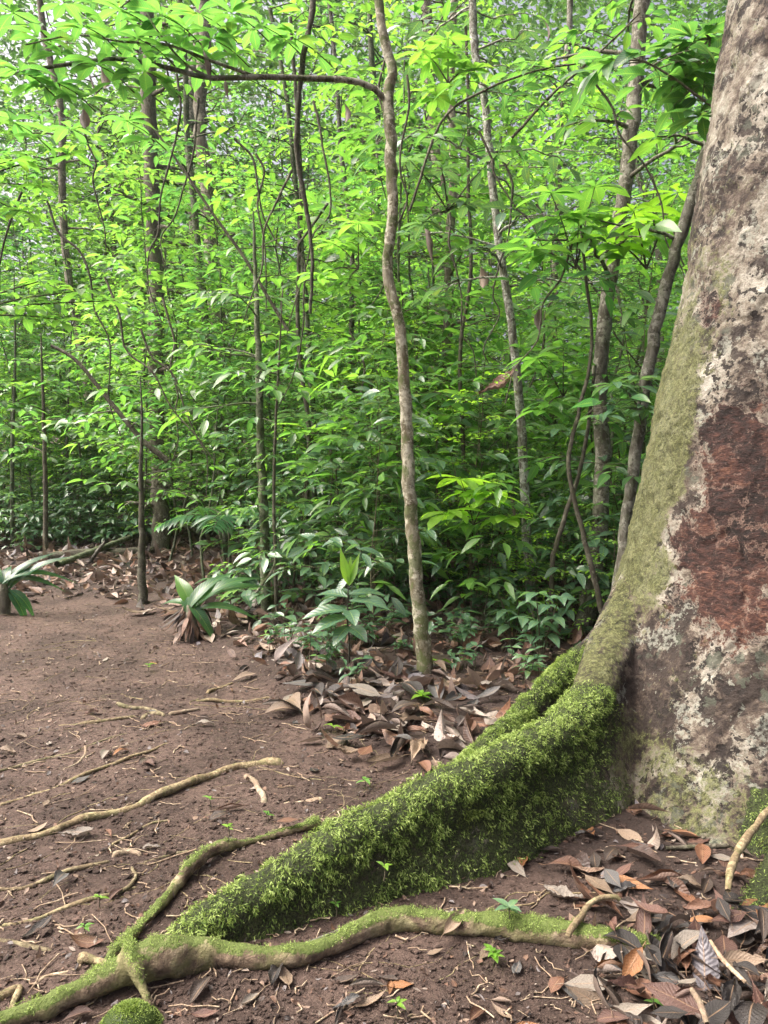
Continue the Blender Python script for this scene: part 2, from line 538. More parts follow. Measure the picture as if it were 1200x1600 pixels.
M_rootbig = rootbig_material()
M_moss = leaf_material('moss_frond', [(0., (.030, .052, .010)), (.4, (.075, .130, .026)), (.75, (.18, .26, .060)), (1., (.29, .38, .12))], trans=.35,
                       tgain=(1.4, 1.4, 1.0), rough=.6, spec=.25, veins=False)

# ------------------------------------------------------------------ tagging
LATER = []  # (object, base label, pixel x)


def tag(o, label, cat, group=None, px=None, kind=None):
    o['label'] = label
    if cat: o['category'] = cat
    if group: o['group'] = group
    if kind: o['kind'] = kind
    if px is not None: LATER.append((o, label, px))
    return o


def empty(name, loc, rz=0, s=1.0):
    o = bpy.data.objects.new(name, None); col.objects.link(o)
    o.location = loc; o.rotation_euler = (0, 0, rz); o.scale = (s, s, s)
    o.empty_display_size = .2
    return o


def copy_tree(o):
    c = o.copy(); col.objects.link(c)
    for ch in o.children:
        d = ch.copy(); col.objects.link(d); d.parent = c
        for g in ch.children:
            e = g.copy(); col.objects.link(e); e.parent = d
    return c


UNITS = ['', 'first', 'second', 'third', 'fourth', 'fifth', 'sixth', 'seventh', 'eighth', 'ninth', 'tenth', 'eleventh', 'twelfth',
         'thirteenth', 'fourteenth', 'fifteenth', 'sixteenth', 'seventeenth', 'eighteenth', 'nineteenth']
TENS = {2: ('twentieth', 'twenty'), 3: ('thirtieth', 'thirty'), 4: ('fortieth', 'forty'), 5: ('fiftieth', 'fifty')}


def ordinal(k):
    if k < 20: return UNITS[k]
    t, u = divmod(k, 10)
    return TENS[t][0] if u == 0 else TENS[t][1] + '-' + UNITS[u]


def finish_labels():
    by = {}
    for o, l, px in LATER: by.setdefault(l, []).append((px, o))
    for l, it in by.items():
        if len(it) == 1: continue
        it.sort(key=lambda q: q[0])
        for k, (px, o) in enumerate(it):
            w = 'leftmost of these' if k == 0 else ('rightmost of these' if k == len(it) - 1 else ordinal(k + 1) + ' from left')
            o['label'] = l + ', ' + w
# ------------------------------------------------------------------ GROUND
def axis(lo, hi, a, b, step, grow=1.12):
    mid = list(np.arange(a, b + 1e-6, step))
    l, s, x = [], step, a
    while x > lo:
        s *= grow; x -= s; l.append(x)
    r, s, x = [], step, b
    while x < hi:
        s *= grow; x += s; r.append(x)
    return np.array(l[::-1] + mid + r)


gx = axis(-90, 90, -2.0, 2.0, .014, 1.07)
gy = axis(-6, 140, 1.7, 4.2, .014, 1.05)
X, Y = np.meshgrid(gx, gy, indexing='ij')
Z = gz(X, Y)
mb = MB()
nx, ny = X.shape
i = (np.arange(nx - 1)[:, None] * ny + np.arange(ny - 1)[None, :]).ravel()
lm = litter_mask(X, Y).ravel()
aa = np.zeros((nx * ny, 3)); aa[:, 0] = lm * .8
mb.add(np.stack([X.ravel(), Y.ravel(), Z.ravel()], 1), np.stack([i, i + ny, i + ny + 1, i + 1], 1), aa)
ground = mb.build('ground', M_soil); ground['kind'] = 'structure'


def on_ground(x, y, dz=0.):
    return (float(x), float(y), float(gz(np.array([x]), np.array([y]))[0]) + dz)


# ------------------------------------------------------------------ BIG BUTTRESS TREE
TD = 3.75
sil = np.array([P(x, y, TD) for x, y in [(1172, -260), (1166, -120), (1150, 0), (1132, 100), (1116, 200), (1097, 300), (1085, 400), (1062, 520), (1035, 620), (1008, 740), (988, 850), (965, 930)]])
lz = np.concatenate([sil[::-1, 2], [5.2, 8.5]]); lx = np.concatenate([sil[::-1, 0], [1.84, 2.0]])
lz = np.concatenate([[-.4, .2, .5], lz]); lx = np.concatenate([[.95, 1.0, 1.06], lx])


def trunk_c(z): return 2.0 + .085 * np.clip(z, 0, 9)
def trunk_left(z): return np.interp(z, lz, lx)
def trunk_rx(z): return trunk_c(z) - trunk_left(z)
def trunk_ry(z): return np.interp(z, [-.4, 0, .5, 1.2, 2.2, 4, 8.5], [.86, .80, .72, .66, .60, .55, .50])


pieces = []  # (verts, faces) closed shapes for the remesh


def loft(rings):
    n, m = len(rings), len(rings[0])
    v = [tuple(p) for r in rings for p in r]
    f = []
    for a in range(n - 1):
        for b in range(m):
            c = (b + 1) % m
            f.append((a * m + b, a * m + c, (a + 1) * m + c, (a + 1) * m + b))
    f.append(tuple(range(m))[::-1]); f.append(tuple((n - 1) * m + k for k in range(m)))
    pieces.append((v, f))


rings = []
for z in np.arange(-.35, 8.4, .06):
    an = np.linspace(0, 2 * math.pi, 72, endpoint=False)
    rx, ry, cx = trunk_rx(z), trunk_ry(z), trunk_c(z)
    k = math.exp(-max(z, 0) / .9)
    fl = 1 + .05 * np.cos(3 * an + .6) * (.4 + k) + .03 * np.cos(7 * an + z)
    gs = .50 * math.exp(-max(z, 0) / .50) * np.exp(-((an - 4.20) / .46) ** 2)
    rings.append(np.stack([cx + (rx + gs) * np.cos(an), TD + (ry * fl + gs) * np.sin(an), np.full(72, z)], 1))
loft(rings)


def wall_root(px, wtop, wnear, wfar):
    """buttress: crest given in picture points with their distance; a wall down to the soil."""
    c = cr([P(*q) for q in px], 56)
    t = np.gradient(c, axis=0); t[:, 2] = 0; t = nrm(t)
    s = np.stack([-t[:, 1], t[:, 0], 0 * t[:, 0]], 1)
    n = len(c); rr = []
    fr = np.linspace(0, 1, n)
    it = lambda w, k: np.interp(fr[k], np.linspace(0, 1, len(w)), w)
    for k in range(n):
        zc = c[k, 2]; z0 = -.14
        wt = it(wtop, k)
        sides = []
        for wb in (it(wnear, k), it(wfar, k)):
            sd = [(wt * a, zc + b * min(1, (zc + .1) / .25)) for a, b in [(0, 0.), (.55, -.012), (.92, -.045), (1., -.09)]]
            zt = sd[-1][1]
            wide = max(0., min(1., (wb - .16) / .2))
            for h in np.linspace(.8, 0, 8):
                lin = wt + (wb - wt) * (1 - h)
                wal = np.interp(h, [0, .35, .8, 1], [wb, wb * .78 + wt * .2, wt * 1.02, wt])
                sd.append((lin * wide + wal * (1 - wide), z0 + (zt - z0) * h))
            sides.append(sd)
        near = [c[k] * [1, 1, 0] + s[k] * w + np.array([0, 0, z]) for w, z in sides[0]]
        far = [c[k] * [1, 1, 0] - s[k] * w + np.array([0, 0, z]) for w, z in sides[1][1:]]
        rr.append(near[::-1] + far)
    loft(rr)
    return c


B1 = wall_root([(1012, 860, 3.74), (972, 940, 3.60), (946, 1002, 3.42), (922, 1062, 3.2), (880, 1112, 3.0), (820, 1146, 2.82), (760, 1176, 2.66), (680, 1212, 2.55), (600, 1255, 2.46),
                (540, 1280, 2.38), (480, 1320, 2.32), (430, 1350, 2.26), (380, 1380, 2.21), (330, 1411, 2.16), (285, 1444, 2.11), (245, 1486, 2.08)],
               (.12, .11, .085, .075, .07, .06, .045), (.55, .42, .27, .19, .16, .14, .11, .08), (.05, .06, .07, .08, .09, .09, .07))
B2 = wall_root([(1000, 900, 3.95), (955, 957, 3.85), (930, 985, 3.78), (900, 1015, 3.70), (840, 1072, 3.56), (780, 1132, 3.40), (735, 1178, 3.30), (700, 1210, 3.25), (668, 1240, 3.19)],
               (.055, .05, .045), (.07, .07, .06), (.3, .16, .08))
B3 = wall_root([(1345, 1110, 3.1), (1305, 1180, 2.9), (1268, 1240, 2.72), (1236, 1300, 2.55), (1206, 1350, 2.41), (1178, 1405, 2.28), (1154, 1458, 2.19)],
               (.06, .04), (.09, .05), (.2, .12, .06))


def closed_tube(pts, rad, ns=14, n=60, rough=.12, seed=0):
    q = cr(np.column_stack([np.asarray(pts, float), np.asarray(rad, float)]), n)
    v, f, a = tube_arrays(q[:, :3], q[:, 3], ns, rough, seed)
    ff = [tuple(r) for r in f.tolist()]
    ff.append(tuple(range(ns))[::-1]); ff.append(tuple((n - 1) * ns + k for k in range(ns)))
    pieces.append(([tuple(p) for p in v], ff))
    return q


def groundpts(pix, zoff):
    return [G(x, y, z) for (x, y), z in zip(pix, zoff)]


R1 = closed_tube(groundpts([(-30, 1604), (60, 1578), (130, 1548), (200, 1515), (250, 1497), (330, 1492), (410, 1497), (490, 1488), (550, 1462), (610, 1437), (700, 1442), (800, 1450), (900, 1462), (1000, 1478), (1075, 1492)],
                           [.015, .02, .03, .05, .06, .035, .03, .03, .035, .04, .035, .03, .03, .02, -.02]),
                 [.020, .025, .029, .043, .054, .038, .029, .027, .030, .032, .030, .037, .035, .030, .018], n=110, rough=.18, seed=5)
R2 = closed_tube(groundpts([(500, 1285), (440, 1302), (390, 1316), (340, 1325), (300, 1352), (270, 1392), (235, 1432), (190, 1478), (160, 1510), (120, 1540)],
                           [.03, .022, .02, .035, .03, .02, .016, .012, .008, -.02]),
                 [.022, .018, .019, .028, .024, .019, .017, .015, .012, .009], n=80, rough=.2, seed=8)
R3 = closed_tube(groundpts([(198, 1470), (205, 1500), (222, 1545), (246, 1600)], [.10, .095, .05, .0]), [.017, .019, .018, .014], n=30, rough=.15, seed=12)

vs, fs = [], []
for v, f in pieces:
    o_ = len(vs); vs += v; fs += [tuple(q + o_ for q in g) for g in f]
me = bpy.data.meshes.new('trunk_source'); me.from_pydata(vs, [], fs); me.update()
tmp = bpy.data.objects.new('trunk_source', me); col.objects.link(tmp)
md = tmp.modifiers.new('r', 'REMESH'); md.mode = 'VOXEL'; md.voxel_size = .0115
ms_ = tmp.modifiers.new('s', 'SMOOTH'); ms_.factor = .5; ms_.iterations = 9
dg = bpy.context.evaluated_depsgraph_get()
ev = tmp.evaluated_get(dg).to_mesh()
nv, nf = len(ev.vertices), len(ev.polygons)
TV = np.empty(nv * 3); ev.vertices.foreach_get('co', TV); TV = TV.reshape(-1, 3)
TN = np.empty(nv * 3); ev.vertices.foreach_get('normal', TN); TN = TN.reshape(-1, 3)
lt = np.empty(nf, np.int32); ev.polygons.foreach_get('loop_total', lt)
ls = np.empty(nf, np.int32); ev.polygons.foreach_get('loop_start', ls)
lv = np.empty(len(ev.loops), np.int32); ev.loops.foreach_get('vertex_index', lv)
quad = lt == 4
TF = lv[ls[quad][:, None] + np.arange(4)[None]]
tmp.evaluated_get(dg).to_mesh_clear()
bpy.data.objects.remove(tmp); bpy.data.meshes.remove(me)


def poly_dist(V, line, w=(1, 1, 1)):
    """distance to the nearest sample of a curve, and that sample's index"""
    best = np.full(len(V), 1e9); idx = np.zeros(len(V), int)
    for k, c in enumerate(line):
        d = (((V - c[:3]) * w) ** 2).sum(1)
        m = d < best; best[m] = d[m]; idx[m] = k
    return np.sqrt(best), idx


el = np.sqrt(((TV[:, 0] - trunk_c(TV[:, 2])) / trunk_rx(TV[:, 2])) ** 2 + ((TV[:, 1] - TD) / trunk_ry(TV[:, 2])) ** 2)
part = np.zeros(nv, int)
low = TV[:, 2] < 1.3
dd = {}
for key, line, flat in (('b1', B1, 1), ('b2', B2, 1), ('b3', B3, 1), ('r1', R1, 0), ('r2', R2, 0), ('r3', R3, 0)):
    d = np.full(nv, 9.); ix = np.zeros(nv, int)
    d[low], ix[low] = poly_dist(TV[low], line, (1, 1, 0) if flat else (1, 1, 1))
    dd[key] = (d, ix)
for k, key in enumerate(('b1', 'b2', 'b3')):
    d, ix = dd[key]
    line = (B1, B2, B3)[k]
    part[(d < (.30 if key != 'b3' else .17)) & ((TV[:, 2] < .2) | (key != 'b3')) & (el > 1.04) & (TV[:, 2] < line[ix, 2] + .06) & low] = k + 1
d12 = np.stack([dd['b1'][0], dd['b2'][0]], 1)
sw = (part > 0) & (part < 3)
part[sw] = np.argmin(d12[sw], 1) + 1
for k, (key, line) in enumerate((('r1', R1), ('r2', R2), ('r3', R3))):
    d, ix = dd[key]
    part[d < line[ix, 3] * 1.28 + .004] = 4 + k

# masks
mossm = np.zeros(nv); redm = np.zeros(nv); grm = np.zeros(nv)
nzA = fbm(TV * 7, 3, 51); nzB = fbm(TV * 2.2, 3, 61)
for key, line in (('b1', B1), ('b2', B2), ('b3', B3)):
    d, ix = dd[key]
    rel = (TV[:, 2] + .02) / np.maximum(line[ix, 2] + .02, .05)
    up = np.clip(TN[:, 2], 0, 1)
    inr = (TV[:, 2] < line[ix, 2] + .09) & low & (d < (.34 if key != 'b3' else .17)) & ((TV[:, 2] < .2) | (key != 'b3'))
    m = sstep(.05, .75, rel + .35 * nzA)
    m = np.maximum(m, .8 * up)
    if key == 'b2': m = m * (.2 + .8 * sstep(.6, .92, rel + .15 * nzA))
    m = np.maximum(m, (.62 if key == 'b1' else .47) + .28 * nzA)
    fade = (sstep(.60, .36, line[ix, 2] + .12 * nzA) if key == 'b1' else sstep(1.0, .75, line[ix, 2])) * sstep(1.02, 1.18, el)
    fade = fade * (1 if key != 'b1' else np.maximum(sstep(.34, .14, d + .09 * nzA), up))
    mossm = np.maximum(mossm, np.where(inr, m * fade, 0))
for key, line in (('r1', R1), ('r2', R2), ('r3', R3)):
    d, ix = dd[key]
    m = sstep(-.05, .75, TN[:, 2] + 1.1 * nzB + .5 * nzA)
    mossm = np.where(part == {'r1': 4, 'r2': 5, 'r3': 6}[key], m * .85, mossm)
# green film on the flank that faces the path, plus crest continuation
facing = -TN[:, 0]
grm = sstep(.68, .98, facing + .22 * nzB) * (.35 + .65 * sstep(2.6, 1.6, TV[:, 2])) * (.45 + .55 * sstep(.55, .95, TV[:, 2]))
onb = (part > 0) & (part < 4)
grm = np.where(onb, np.maximum(grm * .5, .5 * sstep(1.08, 1.4, el)), grm)
grm = np.maximum(grm, .60 * sstep(.50, .15, TV[:, 2] + .25 * nzB) * sstep(1.75, 1.3, TV[:, 0]))
for key in ('b1', 'b2'):
    grm = np.maximum(grm, .8 * sstep(.17, .04, dd[key][0]) * (TV[:, 2] < 1.05) * sstep(.95, 1.03, el))
fr_ = (TV[:, 1] < 3.7)
px_, py_ = project(TV)
RED = np.array([(1085, 690), (1100, 655), (1150, 622), (1240, 615), (1290, 700), (1290, 900), (1200, 960), (1140, 985), (1050, 965), (1030, 935), (1065, 880), (1035, 850), (1050, 800), (1072, 770)], float)


def poly_signed(x, y, poly):
    ins = np.zeros(len(x), bool); best = np.full(len(x), 1e9)
    for a, b in zip(poly, np.roll(poly, -1, 0)):
        t = np.clip(((x - a[0]) * (b[0] - a[0]) + (y - a[1]) * (b[1] - a[1])) / ((b - a) ** 2).sum(), 0, 1)
        best = np.minimum(best, np.hypot(x - a[0] - t * (b[0] - a[0]), y - a[1] - t * (b[1] - a[1])))
        c = (a[1] > y) != (b[1] > y)
        xi = (b[0] - a[0]) * (y - a[1]) / (b[1] - a[1] + 1e-12) + a[0]
        ins ^= c & (x < xi)
    return np.where(ins, best, -best)


sdp = poly_signed(px_, py_, RED)
redm = np.where(fr_, np.clip(.47 + sdp / 150, 0, 1), 0)
small = np.where(fr_, np.clip(.5 + (22 - np.hypot((px_ - 1105) / .8, (py_ - 480) / 1.4)) / 40, 0, .6), 0)
redm = np.maximum(redm, small)
grm = grm * (1 - sstep(.35, .6, redm))
grm = np.where(part == 2, grm * .35, grm)
# bark relief
amp = np.where(part == 0, .019, .009) * sstep(-.2, .0, TV[:, 2])
rel = amp * fbm(TV * 6, 3, 71) + np.where(part == 0, .010, .005) * fbm(TV * 19, 3, 81) + .0045 * fbm(TV * 45, 2, 85)
rel = rel - .012 * (part == 0) * sstep(.10, .0, np.abs(fbm(TV * np.array([5, 5, 2.2]), 3, 95)))
rel = rel - .009 * sstep(.45, .6, redm + .3 * fbm(TV * 11, 3, 88)) + .004 * mossm
TV = TV + TN * rel[:, None]

tree = empty('buttress_tree', on_ground(2.0, TD))
tag(tree, 'huge buttressed rainforest tree with grey and red-brown bark and mossy roots', 'tree')
tl = np.array(tree.location)
pf = part[TF]
pface = np.array([np.bincount(r, minlength=7).argmax() for r in pf]) if len(pf) < 10 else None
srt = np.sort(pf, 1)
pface = srt[:, 1]
names = ['trunk', 'buttress_root', 'buttress_root', 'buttress_root', 'surface_root', 'surface_root', 'surface_root']
plabel = [None, 'tall moss-covered buttress root sweeping down to the left', 'mossy buttress root behind the tall one',
          'mossy root at the right edge of the picture', 'long low root running across the front', 'root curving over the path', 'short thin root end standing over the long root']
parts = []
for k in range(7):
    m = pface == k
    if k == 0: keep = m
    fk = TF[m]
    used = np.unique(fk); remap = np.full(nv, -1); remap[used] = np.arange(len(used))
    b = MB()
    if k > 3: bmat = M_rootbig
    else: bmat = M_bark
    b.add(TV[used] - tl, remap[fk], np.stack([mossm[used], redm[used], grm[used]], 1))
    o = b.build(names[k], bmat, tree)
    if plabel[k]: o['label'] = plabel[k]
    parts.append(o)

# moss fronds
tri_c = TV[TF].mean(1); tri_n = nrm(TN[TF].mean(1))
e1 = TV[TF[:, 1]] - TV[TF[:, 0]]; e2 = TV[TF[:, 3]] - TV[TF[:, 0]]
area = np.linalg.norm(np.cross(e1, e2), axis=1)
fm = mossm[TF].mean(1)


def moss_on(k, count, Lr, parent, thr=.25):
    w = area * np.clip((fm - thr) / .5, 0, 1) * (pface == k) * (tri_n[:, 2] > -.5) * (tri_c[:, 2] > .0)
    clump = sstep(-.25, .35, fbm(tri_c * 34, 3, 91))
    w = w * (.16 + clump) * (.25 + sstep(-.2, .5, fm - .45 + tri_n[:, 2] * .3))
    if w.sum() <= 0: return
    ix = rng.choice(len(w), count, p=w / w.sum())
    a = rng.random((count, 2))
    base = TV[TF[ix, 0]] + (TV[TF[ix, 1]] - TV[TF[ix, 0]]) * a[:, :1] + (TV[TF[ix, 3]] - TV[TF[ix, 0]]) * a[:, 1:]
    n = tri_n[ix]
    puff = (.005 + .018 * clump[ix] * rng.random(count) * min(1., Lr[1] / .016))[:, None]
    base = base + n * (puff - .006)
    d = nrm(n * .75 + np.array([0, 0, -.55]) + rng.normal(0, .55, (count, 3)))
    L = rng.uniform(*Lr, count); tint = np.clip(.45 + .27 * rng.normal(size=count) + .35 * (clump[ix] - .5) + .25 * n[:, 2], 0, 1)  # up-facing fronds tinted brighter: the crest's extra light is put into the colour
    b = MB()
    nn = nrm(n + rng.normal(0, .5, (count, 3)))
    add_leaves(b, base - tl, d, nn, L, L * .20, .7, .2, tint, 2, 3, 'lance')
    side = np.cross(nrm(d), nn)
    for sg in (-1, 1):
        for q in (.25, .55):
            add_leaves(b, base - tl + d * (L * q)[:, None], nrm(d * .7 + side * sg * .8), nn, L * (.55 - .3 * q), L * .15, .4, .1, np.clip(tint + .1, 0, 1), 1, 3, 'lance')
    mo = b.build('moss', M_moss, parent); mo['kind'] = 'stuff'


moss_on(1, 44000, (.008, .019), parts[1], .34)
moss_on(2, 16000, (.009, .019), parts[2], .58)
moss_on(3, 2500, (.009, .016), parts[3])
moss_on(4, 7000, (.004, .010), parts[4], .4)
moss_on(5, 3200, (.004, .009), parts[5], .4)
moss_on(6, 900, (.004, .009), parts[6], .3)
# ------------------------------------------------------------------ PLANTS
UPV = np.array([0, 0, 1.0])


class Plant:
    def __init__(self, prof='ell', res=(4, 3), wave=0.):
        self.w = MB(); self.L = []; self.prof = prof; self.res = res; self.wave = wave

    def leaf(self, base, d, n, L, w, droop, fold, tint):
        self.L.append((*base, *d, *n, L, w, droop, fold, tint))

    def twig(self, p0, d, L, r, lL, asp, step, tint, droop=.25, angle=.85, terminal=True, start=.18, bare=False, ns=5, normal=None, jit=.35):
        d = nrm(d)
        s = np.linspace(0, 1, 7)
        wob = rng.normal(0, .03 * L, (7, 3)); wob[0] = 0
        p = np.asarray(p0) + d * (L * s)[:, None] - UPV * (droop * L * s ** 2)[:, None] + wob * s[:, None]
        add_tube(self.w, p, np.linspace(r, max(r * .3, .0012), 7), ns)
        if bare: return p
        m = max(2, int(L * (1 - start) / step))
        for k in range(m):
            f = start + (1 - start) * (k + .5) / m
            q = np.array([np.interp(f, s, p[:, c]) for c in range(3)])
            t = nrm(d - UPV * 2 * droop * f)
            sd = nrm(np.cross(t, UPV)) * (1 if k % 2 else -1)
            ld = t * (1 - angle * .7) + sd * angle + rng.normal(0, .18, 3)
            nn = UPV + rng.normal(0, jit, 3)
            l = lL * rng.uniform(.45, 1.25)
            self.leaf(q, ld, nn, l, l * asp * rng.uniform(.85, 1.15), rng.uniform(.2, .8), rng.uniform(.1, .45), np.clip(tint + rng.normal(0, .24), 0, 1))
        if terminal:
            self.leaf(p[-1], nrm(p[-1] - p[-2]), UPV + rng.normal(0, .3, 3), lL * 1.1, lL * asp, .5, .3, np.clip(tint + .15, 0, 1))
        return p

    def branch(self, p0, d, L, r, lL, asp, step, tint, subs=3, **kw):
        p = self.twig(p0, d, L, r, lL, asp, step, tint, start=.35, **kw)
        d = nrm(d)
        for k in range(subs):
            f = .25 + .6 * (k + rng.random() * .6) / subs
            q = np.array([np.interp(f, np.linspace(0, 1, 7), p[:, c]) for c in range(3)])
            sd = nrm(np.cross(d, UPV)) * (1 if k % 2 else -1)
            self.twig(q, d * .65 + sd * .8 + UPV * rng.normal(.05, .12), L * rng.uniform(.35, .6), r * .6, lL, asp, step, tint, **kw)

    def rosette(self, p, count, lL, asp, tint, tilt=.3, up=.0, droop=(.4, 1.)):
        a0 = rng.random() * 6.28
        for k in range(count):
            a = a0 + k * 2.399963
            d = np.array([math.cos(a), math.sin(a), up + tilt * (k / count)])
            l = lL * rng.uniform(.7, 1.15)
            self.leaf(np.asarray(p) + rng.normal(0, .008, 3), d, UPV + d * -.3 + rng.normal(0, .15, 3), l, l * asp, rng.uniform(*droop), rng.uniform(.15, .4), np.clip(tint + rng.normal(0, .14), 0, 1))

    def foliage_mb(self):
        b = MB(); A = np.array(self.L)
        add_leaves(b, A[:, :3], A[:, 3:6], A[:, 6:9], A[:, 9], A[:, 10], A[:, 11], A[:, 12], A[:, 13], *self.res, self.prof, self.wave)
        return b


def stemline(h, lean=.08, n=10, wob=.03):
    a = rng.random() * 6.28
    z = np.linspace(0, 1, n)
    w = np.cumsum(rng.normal(0, wob * h / n ** .5, (n, 2)), 0); w -= w[0]
    return np.stack([math.cos(a) * lean * h * z ** 1.5 + w[:, 0], math.sin(a) * lean * h * z ** 1.5 + w[:, 1], h * z - .04], 1)


def pt(line, f):
    s = np.linspace(0, 1, len(line))
    return np.array([np.interp(f, s, line[:, c]) for c in range(3)])


def finish(pl, name, label, cat, wood, leafm, stemname='stem', folname='foliage', group=None, r=None):
    root = empty(name, (0, 0, 0))
    tag(root, label, cat, group)
    pl.w.build(stemname, wood, root)
    pl.foliage_mb().build(folname, leafm, root)
    return root


def shrub(h, nb, bl, lL, asp, step, tint, prof='ell', res=(4, 3), f0=.18, up=.3, subs=2, leafm=None, wood=None, rad=.010, droop=.22, stems=1):
    pl = Plant(prof, res)
    for s_ in range(stems):
        st = stemline(h * (1 if s_ == 0 else rng.uniform(.6, .9)), .1 if s_ == 0 else .35)
        add_tube(pl.w, st, np.linspace(rad, rad * .35, len(st)), 6)
        for k in range(nb // stems):
            f = f0 + (1 - f0) * (k + rng.random()) / (nb / stems)
            a = k * 2.399963 + rng.normal(0, .4)
            d = np.array([math.cos(a), math.sin(a), up * rng.uniform(.3, 1.5)])
            pl.branch(pt(st, min(f, 1)), d, bl * (1.05 - .55 * f) * rng.uniform(.7, 1.25), rad * .45, lL, asp, step, tint, subs=subs, droop=droop)
        pl.rosette(pt(st, 1), 5, lL, asp, tint + .1)
    return pl


def understory_tree(h, nb, bl, lL, asp, step, tint, f0=.4, rad=.05, prof='ell', res=(3, 3), subs=4):
    wood = MB(); pl = Plant(prof, res)
    st = stemline(h, .06, 14, .035)
    add_tube(wood, st, np.linspace(rad, rad * .3, 14), 8, .12, 3)
    for k in range(nb):
        f = f0 + (1 - f0) * (k + rng.random()) / nb
        a = k * 2.399963 + rng.normal(0, .5)
        d = np.array([math.cos(a), math.sin(a), rng.uniform(.1, .7)])
        pl.branch(pt(st, min(f, 1)), d, bl * (1.1 - .6 * (f - f0) / (1 - f0)) * rng.uniform(.6, 1.3), rad * .22, lL, asp, step, tint, subs=subs, droop=.2)
    return wood, pl


def herb(count, h, lL, asp, tint, prof='acum', res=(5, 3), spread=.16, pairs=3):
    pl = Plant(prof, res)
    for k in range(count):
        a = rng.random() * 6.28; r = spread * math.sqrt(rng.random())
        hh = h * rng.uniform(.5, 1.15)
        b = np.array([r * math.cos(a), r * math.sin(a), -.02])
        tip = b + np.array([rng.normal(0, .15) * hh, rng.normal(0, .15) * hh, hh])
        st = cr([b, (b + tip) / 2 + rng.normal(0, .02, 3), tip], 6)
        add_tube(pl.w, st, np.linspace(.0045, .002, 6), 5)
        for q in range(pairs):
            f = 1 - .62 * q / max(pairs, 1)
            base = pt(st, f); a0 = rng.random() * 6.28 + q * 1.57
            for sg in (0, math.pi):
                d = np.array([math.cos(a0 + sg), math.sin(a0 + sg), rng.uniform(-.1, .45)])
                l = lL * rng.uniform(.6, 1.15)
                pl.leaf(base, d, UPV + rng.normal(0, .25, 3), l, l * asp, rng.uniform(.3, .9), rng.uniform(.1, .4), np.clip(tint + rng.normal(0, .18), 0, 1))
    return pl


# prototypes kept at the spot of their first use
PROTO = {}


def add_proto(key, pl, name, cat, wood, leafm, stemname='stem', folname='foliage', wood_mb=None):
    PROTO.setdefault(key, []).append(dict(pl=pl, name=name, cat=cat, wood=wood, leafm=leafm, sn=stemname, fn=folname, wmb=wood_mb, root=None))


for h, nb, bl, lL, asp, tint, pf in ((2.1, 22, .8, .12, .42, .60, 'acum'), (2.6, 20, .9, .21, .36, .40, 'ell'), (1.6, 20, .7, .075, .45, .75, 'ell'), (3.2, 24, 1.0, .16, .34, .50, 'acum'),
                                     (2.3, 11, .85, .32, .36, .62, 'acum'), (2.8, 30, .8, .065, .48, .8, 'ell'), (1.9, 16, .75, .13, .55, .30, 'ell'), (3.0, 16, .9, .26, .28, .7, 'lance')):
    add_proto('shrub', shrub(h, nb, bl, lL, asp, lL * .5, tint, pf, (4, 3), rad=.007, droop=rng.uniform(.05, .3)), 'shrub', 'shrub', M_twig, M_leaf_blue if pf == 'ell' and lL > .12 else (M_leaf_lime if lL < .09 else M_leaf))
for h, nb, bl, lL, asp, tint in ((1.1, 13, .45, .14, .45, .35), (.9, 11, .40, .17, .42, .45), (1.3, 15, .5, .13, .44, .30)):
    add_proto('low', shrub(h, nb, bl, lL, asp, lL * .5, tint, 'acum', (5, 3), f0=.1, rad=.005), 'low_shrub', 'shrub', M_twig, M_leaf_blue)
for cnt, h, lL, asp, tint, pr in ((7, .34, .12, .45, .5, 3), (5, .48, .16, .40, .45, 3), (9, .24, .09, .5, .6, 2), (4, .42, .20, .36, .4, 2)):
    add_proto('herb', herb(cnt, h, lL, asp, tint, pairs=pr), 'seedling_clump', 'seedlings', M_twig, M_leaf_blue)
for h, nb, bl, lL, asp, tint in ((5.5, 28, 1.3, .17, .42, .66), (6.5, 32, 1.5, .22, .38, .78), (4.6, 30, 1.2, .10, .44, .58), (6.0, 40, 1.4, .08, .46, .85)):
    wmb, pl = understory_tree(h, nb, bl, lL, asp, lL * .48, tint, .2, .022)
    add_proto('tree', pl, 'understory_tree', 'tree', M_wood_green, M_leaf, 'branches', 'crown', wmb)
for h, nb, bl, lL, asp, tint in ((12., 60, 2.6, .32, .45, .78), (14., 66, 3.0, .34, .45, .68)):
    wmb, pl = understory_tree(h, nb, bl, lL, asp, lL * .5, tint, .16, .10, res=(2, 3), subs=5)
    add_proto('tall', pl, 'tall_tree', 'tree', M_wood_brown, M_leaf_far, 'branches', 'crown', wmb)
# big-leaved rosette saplings
for h, tint in ((1.7, .7), (2.4, .8), (1.3, .6)):
    pl = Plant('obov', (6, 5), .05)
    st = stemline(h, .1)
    add_tube(pl.w, st, np.linspace(.012, .006, 10), 6)
    pl.rosette(pt(st, 1), 11, .36, .30, tint, .6, .1)
    pl.rosette(pt(st, .82), 7, .34, .32, tint, .2, 0)
    pl.rosette(pt(st, .6), 5, .30, .32, tint - .15, .1, -.1)
    add_proto('rosette', pl, 'big_leaved_sapling', 'sapling', M_twig, M_leaf)


